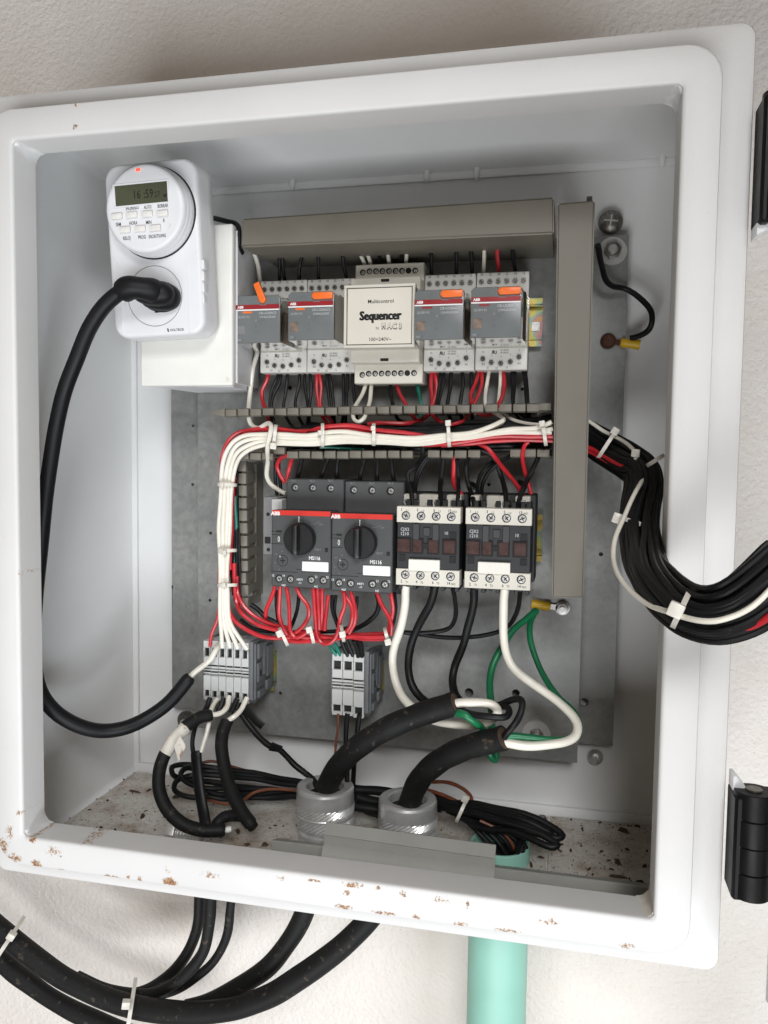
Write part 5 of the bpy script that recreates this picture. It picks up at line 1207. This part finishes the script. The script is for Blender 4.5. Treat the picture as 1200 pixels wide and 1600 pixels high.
lug(879, 950, P2Y-1.2, math.radians(-6)*-1, 'yellow sleeved ring lug with two green wires, under the upright duct', None)
lug(950, 533, P1Y-1.2, math.radians(180+9), 'yellow sleeved ring lug on a rusty screw right of the upright duct', None, True)
wire('black wire curving from the upright duct to the rusty screw lug', 'k', 9, '934,383,140 937,400,148 942,420,158 947,438,166 958,447,172 975,451,176 992,459,176 1007,473,174 1018,490,172 1019,505,172 1011,518,176 997,526,180 985,528,182', 0, seg=10)
wire('black wire looping over the left end of the top duct', 'k', 8, '325,341,120 340,342,112 358,346,106 370,352,104 374,362,102 374,385,104 378,395,112', 0, seg=10)
# ------------------------------------------------------------------ glands
def gland(cx, cy, label, ztop, nk, zb=-35.1):
    t = Thing('cable_gland', label, 'cable gland', (cx, cy, zb))
    r = 21.6
    b = MB(); b.lathe([(r*0.86, 0), (r*0.90, 1), (r*0.90, 3.2), (r*0.84, 3.8), (r*0.84, 5.0), (r*0.91, 5.8), (r*0.91, 8), (r*0.85, 8.8), (r*0.85, nk)], (cx, cy, zb), 'z', 48); t.part('threaded_neck', b, 'gland')
    H_ = ztop-zb
    b = MB(); n = 68
    def knurl(z0, z1, sl):
        rings = []
        for j in range(7):
            u = j/6; ring = []
            for k in range(n):
                a = 2*math.pi*k/n + sl*u
                rr_ = r*0.985 + (0.5 if k % 2 else -0.35)*(0 if j in (0, 6) else 1)
                ring.append(b.bm.verts.new((cx+rr_*math.cos(a), cy+rr_*math.sin(a), z0+(z1-z0)*u)))
            rings.append(ring)
        for A, B in zip(rings, rings[1:]):
            for k in range(n): b.bm.faces.new((A[k], A[(k+1) % n], B[(k+1) % n], B[k]))
    za = zb+nk
    knurl(za+1.2, za+8.6, 0.5); knurl(za+10.4, za+17.4, 0.5)
    b.lathe([(r*0.80, za-zb-0.5), (r*0.93, za-zb), (r*0.985, za-zb+1.3)], (cx, cy, zb), 'z', n, close=False)
    b.lathe([(r*0.985, za-zb+8.6), (r*1.0, za-zb+9.1), (r*1.0, za-zb+9.9), (r*0.985, za-zb+10.4)], (cx, cy, zb), 'z', n, close=False)
    b.lathe([(r*0.985, za-zb+17.4), (r*0.99, za-zb+18), (r*0.985, H_-2.5), (r*0.96, H_-0.7), (r*0.90, H_), (r*0.70, H_), (r*0.64, H_-0.8), (r*0.62, H_-6), (r*0.62, 8)], (cx, cy, zb), 'z', n, close=False)
    t.part('compression_nut', b, 'gland', ang=12)
    t.part('inner_ring', MB().lathe([(r*0.61, H_-7), (r*0.3, H_-8)], (cx, cy, zb), 'z', 32), 'dark')
gland(169.8, 115, 'grey knurled cable gland on the left, standing taller in view with its neck showing', 6.3, 12)
gland(232.0, 116, 'grey knurled cable gland on the right, partly hidden by the grey plastic profile', 2.8, 9)
# ------------------------------------------------------------------ green conduit (inside stub and the run below the box)
def pipe(z0, z1, label, open_top):
    cx, cy, r = 298.7, 120, 21.2; t = Thing('conduit', label, 'conduit', (cx, cy, z0))
    b = MB()
    if open_top: b.lathe([(r, 0), (r, z1-z0-0.5), (r-0.5, z1-z0), (r-1.9, z1-z0), (r-2.3, z1-z0-0.5), (r-2.3, 1)], (cx, cy, z0), 'z', 56, close=False)
    else: b.lathe([(r, 0), (r, z1-z0)], (cx, cy, z0), 'z', 56)
    t.part('pipe', b, 'pipe')
    if not open_top: t.part('collar', MB().lathe([(r+0.1, z1-z0-15), (r+0.9, z1-z0-14.4), (r+0.9, z1-z0)], (cx, cy, z0), 'z', 56, close=False), 'pipe')
    else: t.part('dark_inside', MB().cyl((cx, cy, z0+1), r-2.4, 0.5, 'z', 40), 'dark')
pipe(-35.0, -24.5, 'short stub of mint green plastic conduit sticking through the enclosure floor with wires in it', True)
pipe(-420, -38.6, 'long mint green plastic conduit running down the wall below the enclosure', False)
# ------------------------------------------------------------------ grey trims on the floor
t = Thing('plastic_profile', 'loose grey plastic profile leaning inside the front lip, before the two glands', 'plastic profile', (243, 60, -34.5))
pr_ = [(64, 2.9), (62.5, 3.2), (56.5, -2.6), (57.6, -3.4), (57.2, -9.2), (55.8, -9.6), (51.5, -14.5), (50.6, -16.5), (53.5, -34.4), (55.0, -34.4), (52.4, -16.6), (53.2, -14.6), (57.5, -10.4), (59.0, -9.6), (59.2, -3.0), (64, 1.4)]
b = MB(); b.prism(pr_, 'x', 186.5, 300.2)
for v in b.bm.verts: v.co.z -= (v.co.x-186)/114*2.2 if v.co.z > -30 else 0
t.part('profile', b, 'trim')
t = Thing('duct_strip', 'low grey plastic strip lying along the floor behind the front lip', 'strip', (270, 85, -35))
b = MB(); b.prism([(80, -35), (80, -24), (81.2, -23.4), (91, -26.5), (91, -35)], 'x', 141, 397, 0.3); t.part('profile', b, 'trim')
# ------------------------------------------------------------------ cables at lower left
cR = 'rubber'
t = Thing('cable', 'black cable bent like a hook at the lower left, wrapped with white tape', 'cable', at(300, 1298, 40))
P = parse('331,1117,108 312,1121,102 292,1134,94 272,1155,86 257,1180,80 249,1205,74 249,1235,68 261,1264,64 285,1287,62 315,1297,66 352,1297,72', 0); r_ = rad(20, P[3])
b = MB(); b.tube(P, r_, 18, True, 1, 1.8); t.part('sheath', b, 'rubber')
b = MB(); b.tube(P[2:5], r_*1.07, 18, False, 1, 1.8)
for v in b.bm.verts: v.co += Vector((math.sin(v.co.z*1.3)*0.12, 0, math.cos(v.co.x*1.7)*.12))
t.part('tape_wrap', b, 'tape')
b = MB(); e0, e1, e2, e3 = at(281, 1150, 80), at(290, 1166, 76), at(279, 1190, 74), at(272, 1166, 76); b.hexa([e0, e3, e2, e1], [tuple(Vector(q)+Vector((0.3, 0.6, 0))) for q in (e0, e3, e2, e1)])
t.part('tape_flap', b, 'tape')
b = MB(); b.tube([P[-1], tuple(Vector(P[-1])+Vector((4.2, 1.5, 0.6)))], r_*0.5, 10); t.part('cut_core', b, 'inkw')
t = Thing('cable', 'flattened black sheath hanging straight down at lower left, two cores leaving its top', 'cable', at(318, 1290, 90))
b = MB(); b.tube(parse('306,1173,100 308,1200,97 312,1235,92 318,1270,86 322,1292,80', 0), rad(19, at(310, 1220, 95)), 12, True, 0.5, 2); t.part('sheath', b, 'black')
wire('thin black core rising from the flattened sheath behind the hooked cable', 'k', 7, '303,1180,100 300,1160,104 305,1137,108 315,1120,112 323,1103,120', 0)
wire('white core rising from the flattened sheath to the terminal blocks', 'w', 7, '314,1176,100 322,1150,106 326,1130,110 330,1110,116 340,1092,124', 0)
t = Thing('cable', 'black cable hanging in a smooth curve below the terminal blocks, rounded end near the floor', 'cable', at(394, 1292, 60))
P = parse('355,1126,112 348,1145,106 346,1165,100 351,1200,92 362,1238,82 379,1270,74 396,1293,68', 0); r_ = rad(20.5, P[3])
b = MB(); b.tube(P, lambda u: r_*(1 if u < 0.97 else 0.8), 18, True, 1, 1.8); t.part('sheath', b, 'rubber')
wire('short black cable piece curving behind the rounded end of the hanging cable', 'R', 18, '336,1292,100 347,1279,104 362,1274,106 380,1275,106', 0, cat='cable', name='cable', seg=14)
wire('torn black sheath hanging from the right end of the left terminal group', 'k', 15, '374,1104,122 388,1112,120 399,1125,118 411,1135,118', 0, cat='sheath', name='torn_sheath', flat=0.35, seg=8)
wire('black stripped cable running down right from the torn sheath to the left gland', 'k', 9.5, '372,1106,124 384,1126,122 400,1146,122 420,1164,124 437,1172,126 460,1195,128 488,1217,126 497,1232,118', 0, seg=10, cat='cable', name='cable')
single('torn_flake', MB().prism([(at(425, 1160, 121)[0], at(425, 1160, 121)[2]), (at(442, 1167, 121)[0], at(442, 1167, 121)[2]), (at(436, 1175, 121)[0], at(436, 1175, 121)[2]), (at(420, 1172, 121)[0], at(420, 1172, 121)[2])], 'y', 120, 122), 'black', 'small torn flap on the stripped black cable left of the glands', 'flap')
gw = 'short wires at the lower openings of the left terminal group'
for lab, c, wp, s in (('white wire bending left from the middle of the left terminal group into the hooked cable', 'w', 8, '358,1088,124 355,1103,118 347,1113,112 336,1116,108 326,1115,106'),
    ('white wire from the right end of the left terminal group into the hanging cable', 'w', 8, '386,1090,124 378,1107,118 367,1119,112 356,1126,110'),
    ('black stub at the first lower opening of the left terminal group', 'k', 8, '328,1090,124 324,1103,120 320,1116,116'), ('black stub at the third lower opening of the left terminal group', 'k', 8, '349,1090,124 345,1102,121 340,1112,118'),
    ('black stub at the fifth lower opening of the left terminal group', 'k', 8, '371,1091,124 366,1103,121 360,1114,118')):
    wire(lab, c, wp, s, 0, gw)
wire('cream core leading from the left end of the power cord into the first terminal block', 'w', 8.5, '295,1060,106 303,1051,108 318,1040,114 330,1029,118 337,1016,121 341,1009,126', 0)
wire('brown wire dropping from the left wide terminal block', 'b', 4, '528,1115,126 528,1140,124 525,1160,122 523,1190,120', 0)
wire('black wire dropping from the middle wide terminal block behind the cable', 'k', 8, '543,1115,126 541,1140,124 540,1165,124 542,1200,124 544,1240,126', 0)
wire('black wire dropping from the right wide terminal block down to the coil', 'k', 8, '562,1116,126 558,1145,126 554,1170,128 553,1205,136 552,1240,140 562,1262,140 590,1274,138', 0)
# ------------------------------------------------------------------ coil of spare wire on the floor
gc = 'loops of spare black wire coiled on the floor'
for lab, c, wp, s in (
    ('uppermost loop of the coiled black wire at the back of the floor', 'k', 8.5, '480,1224,150 420,1212,155 370,1204,155 320,1198,150 290,1194,145 268,1199,138 270,1211,134 290,1217,140 340,1224,150 400,1232,152 480,1240,150'),
    ('second loop of the coiled black wire, nested in the upper one', 'k', 8.5, '480,1230,148 400,1218,150 340,1212,148 295,1212,140 274,1222,130 272,1234,128 290,1243,132 330,1248,140 390,1247,144 470,1245,144'),
    ('lower loop of the coiled black wire nearest the hooked cable', 'k', 8.5, '480,1238,144 400,1232,146 330,1232,142 300,1226,136 283,1212,132 290,1200,138 320,1204,148 380,1210,154 480,1226,156'),
    ('straight black strand under the loops of the coil', 'k', 8, '300,1224,140 340,1240,142 400,1240,144 480,1234,146'),
    ('greyish strand lying lowest in the coil', 'k', 8, '312,1243,134 350,1248,138 410,1246,142 480,1242,144')):
    wire(lab, c, wp, s, 0, gc)
wire('thin brown wire arching above the coil', 'b', 4.5, '300,1197,150 330,1189,156 365,1199,156 410,1210,158 480,1222,158', 0)
wire('brown wire crossing the lower strands of the coil', 'b', 5, '322,1250,134 355,1256,132 378,1252,132 395,1240,132 420,1233,138 480,1237,142', 0)
for i, s in enumerate(('470,1228,150 540,1232,150 620,1240,150 700,1252,146', '470,1236,146 540,1243,144 600,1254,142 690,1262,140', '475,1242,142 545,1256,138 600,1268,136 680,1273,136')):
    wire('black strand passing behind the two glands', 'k', 15, s, 0, 'black strands passing behind the glands', seg=10)
gr = 'black wire ends bunched over the green conduit stub'
for lab, s in (('topmost folded black wire of the bunch, its loop ending furthest right', '670,1248,140 700,1254,130 735,1256,122 770,1261,115 812,1271,108 846,1283,104 868,1295,101 879,1306,98 868,1309,95 845,1300,95 805,1285,100 765,1274,110 725,1266,120 690,1262,132'),
    ('lower folded black wire of the bunch, its loop just above the floor', '680,1256,136 715,1266,118 750,1274,108 790,1285,100 826,1297,95 855,1309,91 872,1320,88 862,1324,86 838,1314,88 805,1301,94 770,1297,102 745,1290,110 715,1275,124'),
    ('middle folded black wire of the bunch, squeezed between the other two', '690,1258,134 730,1262,120 770,1268,110 810,1279,102 845,1293,98 862,1304,95 850,1306,93 815,1294,97 775,1283,106 730,1271,120'),
    ('bunched black wire dipping towards the right rim of the conduit', '700,1266,132 725,1278,118 755,1291,110 790,1298,104 820,1303,102 812,1318,104 806,1334,108')):
    wire(lab, 'k', 11, s, 0, gr, seg=12)
for i, s in enumerate(('720,1270,124 750,1290,116 775,1312,114 790,1334,114', '725,1268,122 765,1292,114 790,1312,112 803,1334,112', '735,1270,120 780,1294,112 805,1312,110 817,1332,110', '715,1272,126 745,1296,118 763,1316,116 778,1336,116', '745,1272,124 790,1296,118 812,1312,116 822,1326,116')):
    wire('black wire turning down into the green conduit stub', 'k', 9, s, 0, 'black wires going down into the green conduit stub')
wire('brown wire among those entering the green conduit stub', 'b', 5, '750,1282,108 785,1300,106 800,1318,106 806,1334,108', 0)
wire('bare copper loop sticking up behind the bunched wires', 'c', 6, '676,1222,140 700,1223,136 722,1231,132 735,1243,128 738,1256,124', 0)
wire('brown wire below the bare copper loop', 'b', 6, '660,1232,140 685,1240,136 708,1249,130 722,1256,126', 0)
# ------------------------------------------------------------------ bundle to the door
def spline_bundle(center, offs, n):
    """offs: list of functions u->(a,b) in mm in the plane across the path"""
    P = np.array(center, float); S = smooth(P, 6.0); T_ = np.gradient(S, axis=0); T_ /= np.linalg.norm(T_, axis=1)[:, None]
    out = []
    view = (S-CAM); view /= np.linalg.norm(view, axis=1)[:, None]
    A_ = np.cross(T_, view); A_ /= np.linalg.norm(A_, axis=1)[:, None]; B_ = np.cross(A_, T_)
    for f in offs:
        q = []
        for i in range(len(S)):
            a, bb = f(i/(len(S)-1)); q.append(tuple(S[i]+A_[i]*a+B_[i]*bb))
        out.append(q[::2]+([q[-1]] if len(q) % 2 == 0 else []))
    return out
cen1 = parse('905,676,142 925,688,138 955,705,124 985,722,104 1003,738,86 1006,760,72 1000,790,58 997,822,42 1001,858,20 1013,893,-12 1035,922,-36 1064,947,-52 1100,960,-64 1135,957,-70 1168,940,-72 1200,915,-72 1240,880,-70', 0)
rb = random.Random(11); offs = []
slots = [(-10.4, 0.5), (-8.2, -4.2), (-5.4, -7.4), (-1.6, -9.2), (2.6, -9), (6.4, -7.2), (9.4, -4), (10.6, 1), (-6.8, 0.6), (2.6, -6.4), (-9.5, -2), (-7, -6), (-3.5, -8.5), (0.5, -9), (4.5, -8), (8, -5.5), (10, -1.5), (-8.8, 3), (-4.5, 3), (0, -3.5), (4, -3), (7.5, 2), (-5.5, -2), (1.5, 2.5), (-1.8, -6.2), (5.5, 5)]
for i, (a, bb) in enumerate(slots):
    ph, am = rb.uniform(0, 6.28), rb.uniform(0.5, 1.9)
    offs.append(lambda u, a=a, bb=bb, ph=ph, am=am: (a*(0.92+0.38*max(0, u-.75)*3)*(1+0.0*u)+am*math.sin(u*9+ph), bb*(0.95)+am*0.6*math.cos(u*8+ph)))
for i, P in enumerate(spline_bundle(cen1, offs, 16)):
    if i == 5: lab, c = None, 'k'
    b = MB(); b.tube(P, 1.78+0.12*math.sin(i*2.3), 8, True, 1, 3.5)
    single('wire', b, 'black', 'black wire in the tied bundle that swings out over the enclosure edge to the door', 'wire', 'black wires of the bundle going to the door', org=P[0])
wire('white wire on the outside of the bundle going to the door', 'w', 8, '918,657,132 940,671,126 967,686,112 990,703,94 1002,722,84 1004,745,66 994,768,46 978,800,30 962,840,14 959,872,2 966,898,-14 983,922,-28 1012,943,-46 1045,957,-66 1080,967,-80 1118,970,-88 1150,962,-90 1178,945,-90 1205,920,-88 1240,888,-86', 0, seg=10)
wire('red wire in the upper stretch of the bundle beside the upright duct', 'r', 8, '908,696,128 925,702,124 950,716,110 975,729,92 996,740,76 1006,752,64', 0, seg=10)
wire('second red wire right below the first one in the upper bundle', 'r', 6, '908,702,130 925,708,124 950,722,112 975,735,96 992,744,84', 0, seg=10)
wire('red wire low on the bundle at the right edge, near the door', 'r', 12, '1095,972,-52 1130,980,-62 1160,981,-74 1185,974,-80 1205,962,-84 1240,938,-84', 0, seg=12)
# ------------------------------------------------------------------ cable ties
def tie(pa, pb, Y, dep, label, head, wd=2.4, hs=3.4, group=None):
    hs *= 0.82
    A_, B_ = Vector(at(*pa, Y)), Vector(at(*pb, Y)); c = (A_+B_)/2; h = (B_-A_)/2
    view = (c-Vector(CAM)).normalized(); dn = (view-h.normalized()*view.dot(h.normalized())).normalized()
    ax = h.normalized().cross(dn).normalized()
    t = Thing('cable_tie', label, 'cable tie', tuple(c)); b = MB(); n = 28; vs = []
    for k in range(n):
        a = 2*math.pi*k/n; p = c + h*math.cos(a) - dn*dep*math.sin(a); o = (h.normalized()*math.cos(a)-dn*math.sin(a))*0.8
        vs.append([b.bm.verts.new(tuple(p+ax*wd/2)), b.bm.verts.new(tuple(p+o+ax*wd/2)), b.bm.verts.new(tuple(p+o-ax*wd/2)), b.bm.verts.new(tuple(p-ax*wd/2))])
    for i in range(n):
        for j in range(4): b.bm.faces.new((vs[i][j], vs[i][(j+1) % 4], vs[(i+1) % n][(j+1) % 4], vs[(i+1) % n][j]))
    bmesh.ops.recalc_face_normals(b.bm, faces=b.bm.faces)
    t.part('strap', b, 'tie')
    if head:
        H_ = Vector(at(head[0], head[1], head[2])); b = MB(); b.box(-hs*.62, hs*.62, -hs*.5, hs*.5, -hs*.62, hs*.62, 0.7, 2)
        m_ = Matrix((ax, -dn, h.normalized())).transposed()
        for v in b.bm.verts: v.co = H_ + m_ @ v.co
        t.part('head', b, 'tie')
    return t
tie((431, 665), (427, 699), 112, 5, 'nylon tie round the white bundle just right of its bend', (427, 697, 106), hs=4.6)
tie((504, 663), (504, 697), 112, 5, 'nylon tie second from the left along the open duct, head on its left', (500, 676, 106))
tie((584, 663), (584, 695), 112, 5, 'nylon tie in the middle of the open duct bundle', (583, 669, 106))
tie((700, 660), (702, 697), 112, 5, 'nylon tie with an upright square head near the right half of the open duct', (700, 661, 106), hs=4)
tie((848, 662), (853, 695), 112, 5, 'nylon tie next to the upright duct, at the right end of the open bundle', (847, 662, 106), hs=4)
tie((342, 757), (368, 758), 118, 5, 'nylon tie highest on the descending white bundle', (347, 757, 112))
tie((342, 861), (368, 860), 118, 5, 'nylon tie halfway down the descending white bundle', (351, 863, 112))
tie((342, 915), (369, 914), 120, 5, 'nylon tie lowest on the descending white bundle', (350, 914, 112))
tie((437, 982), (449, 1008), 112, 6, 'nylon tie leftmost on the red run, its head facing the viewer', (437, 990, 106), hs=5)
tie((484, 980), (490, 1004), 111, 6, 'nylon tie second from the left on the red run', (483, 984, 104), hs=4.6)
tie((533, 978), (537, 1001), 110, 6, 'nylon tie third from the left on the red run, above the three wide terminal blocks', (535, 991, 103), hs=4.6)
tie((601, 982), (606, 1002), 113, 6, 'nylon tie at the right end of the red run', (606, 1003, 106), hs=4.6)
tie((963, 672), (935, 715), 122, 14, 'nylon tie on the upper bundle just right of the upright duct', (961, 674, 112), hs=5)
tie((995, 704), (990, 744), 92, 11, 'nylon tie at the corner where the bundle turns down', (993, 708, 82), hs=5)
tie((1012, 727), (1036, 712), 70, 11, 'nylon tie arching over the top of the descending black bundle', None)
tie((968, 808), (1028, 828), 44, 14, 'nylon tie with its head sticking out left of the descending black bundle', (965, 810, 40), hs=6)
tie((1077, 925), (1052, 978), -58, 16, 'nylon tie in front of the enclosure edge with its head facing the viewer', (1056, 953, -76), hs=6.5)
tie((729, 1249), (714, 1282), 118, 9, 'nylon tie holding the bunched black wires right of the right gland', (727, 1248, 112), hs=5)
# ------------------------------------------------------------------ cables outside, under the enclosure
go = 'black cables running up into the underside of the enclosure'
OYc = 150
def ocable(lab, wp, s, Y):
    return wire(lab, 'R', wp, s, Y, None, 'cable', 'cable', 20)
ocable('thickest black cable of the outside run, sweeping up right under the enclosure', 34, '-60,1395 0,1452 42,1487 104,1531 167,1560 208,1573 292,1583 354,1578 417,1558 483,1517 537,1476 585,1425 610,1380 618,1340', 118)
ocable('black cable joining the outside run from the middle of the enclosure underside', 30, '292,1577 330,1566 367,1546 417,1512 450,1473 476,1425 488,1380 490,1340', 138)
ocable('left one of the three black cables dropping side by side under the enclosure', 17, '-60,1400 0,1462 60,1502 120,1537 180,1554 225,1548 262,1526 292,1490 308,1450 312,1405 313,1340', 150)
ocable('middle one of the three black cables dropping side by side under the enclosure', 18, '120,1526 167,1546 229,1554 275,1535 315,1492 326,1450 329,1410 330,1340', 132)
ocable('right one of the three black cables, standing apart from the other two', 14, '180,1556 250,1556 294,1535 334,1502 356,1455 361,1415 362,1340', 142)
ocable('lowest black cable of the outside run at the bottom left corner', 28, '-60,1440 0,1499 42,1534 104,1574 167,1602 230,1625 300,1640', 150)
tie((210, 1541), (200, 1604), 112, 22, 'nylon tie round the outside black cables with its head facing the viewer', (197, 1569, 88), wd=3, hs=6)
tie((28, 1447), (-2, 1492), 112, 22, 'nylon tie on the outside cables at the left picture edge', (18, 1462, 90), wd=3, hs=6)
# ------------------------------------------------------------------ small bits on the floor
single('floor_stud', MB().lathe([(3.4, 0), (3.4, 7), (2.6, 8)], (atz(847, 1291, -35)[0], atz(847, 1291, -35)[1], -34.8), 'z', 14), 'screwd', 'small dark stud standing on the floor behind the bunched wire ends', 'stud')
t = Thing('floor_bolt', 'zinc bolt lying under the bottom of the hooked cable at the front left', 'bolt', (78, 88, -35))
b = MB(); b.cyl((64, 88, -30), 5.0, 20, 'x', 20, 0.5); t.part('shank', b, 'screw'); b = MB()
for k in range(7): b.lathe([(5.0, 0), (5.6, 0.6), (5.0, 1.2)], (66+k*2.4, 88, -30), 'x', 20, close=False)
t.part('thread', b, 'screw', ang=None); t.part('nut', MB().prism([(88+7.5*math.cos(math.pi/3*k), -29+6.5*math.sin(math.pi/3*k)) for k in range(6)], 'x', 57, 64, 0.5), 'screw')
rd = random.Random(5); b = MB()
def crumb(x, y, s, el):
    n = 6; a0 = rd.uniform(0, 6.28); top = []; base = []
    ca, sa = math.cos(a0), math.sin(a0)
    for k in range(n):
        a = 2*math.pi*k/n; u = s*el*math.cos(a)*rd.uniform(.6, 1.2); v = s*math.sin(a)*rd.uniform(.6, 1.2)
        base.append(b.bm.verts.new((x+u*ca-v*sa, y+u*sa+v*ca, -35.1))); top.append(b.bm.verts.new((x+(u*ca-v*sa)*.6, y+(u*sa+v*ca)*.6, -35.1+s*rd.uniform(.5, 1.1)+0.9*(x > 331))))
    b.bm.faces.new(top)
    for k in range(n): b.bm.faces.new((base[k], base[(k+1) % n], top[(k+1) % n], top[k]))
for k in range(620):
    if k % 3 == 0: x = rd.uniform(-33, 424); y = rd.uniform(30, 194)
    elif k % 3 == 1: x = min(424, max(335, rd.gauss(380, 35))); y = min(193, max(60, rd.gauss(140, 45)))
    else: x = max(-33, rd.gauss(20, 45)); y = max(30, min(194, rd.gauss(110, 50)))
    if math.hypot(x-170, y-115) < 24 or math.hypot(x-232, y-116) < 24 or math.hypot(x-299, y-120) < 23: continue
    crumb(x, y, rd.choice((0.15, 0.18, 0.22, 0.3, 0.45, 0.6)) if k % 3 != 1 else rd.choice((0.15, 0.2, 0.25, 0.3, 0.4, 0.9)), rd.uniform(1, 3.0))
for (px, py, s, el) in ((974, 1300, 2.2, 3.2), (965, 1372, 1.6, 5), (920, 1360, 1.0, 3), (966, 1351, 1.9, 1.7), (892, 1331, 1.4, 2), (1000, 1380, 1.6, 3), (910, 1297, 1.2, 4), (995, 1292, 1.0, 3), (1008, 1355, 1.5, 2), (980, 1329, 1.2, 1.8), (210, 1237, 1.4, 4.5), (233, 1235, 1.2, 3), (222, 1276, 2.0, 2.2),
                        (168, 1251, 1.2, 1.6), (158, 1293, 1.3, 1.8), (180, 1297, 1.0, 3.2), (193, 1218, 1.0, 1.6), (140, 1265, .8, 3), (275, 1246, 2.2, 2.2), (386, 1320, 1.6, 2), (413, 1321, 2.0, 1.8), (372, 1300, 2.0, 2.4), (465, 1290, 1.3, 2), (430, 1290, .9, 2), (800, 1345, 1.3, 4), (830, 1352, 1.3, 4), (840, 1365, 1.5, 3), (845, 1340, 1.2, 3)):
    p = atz(px, py, -35); crumb(p[0], p[1], s, el)
struct('debris', b, 'debris', 'stuff')
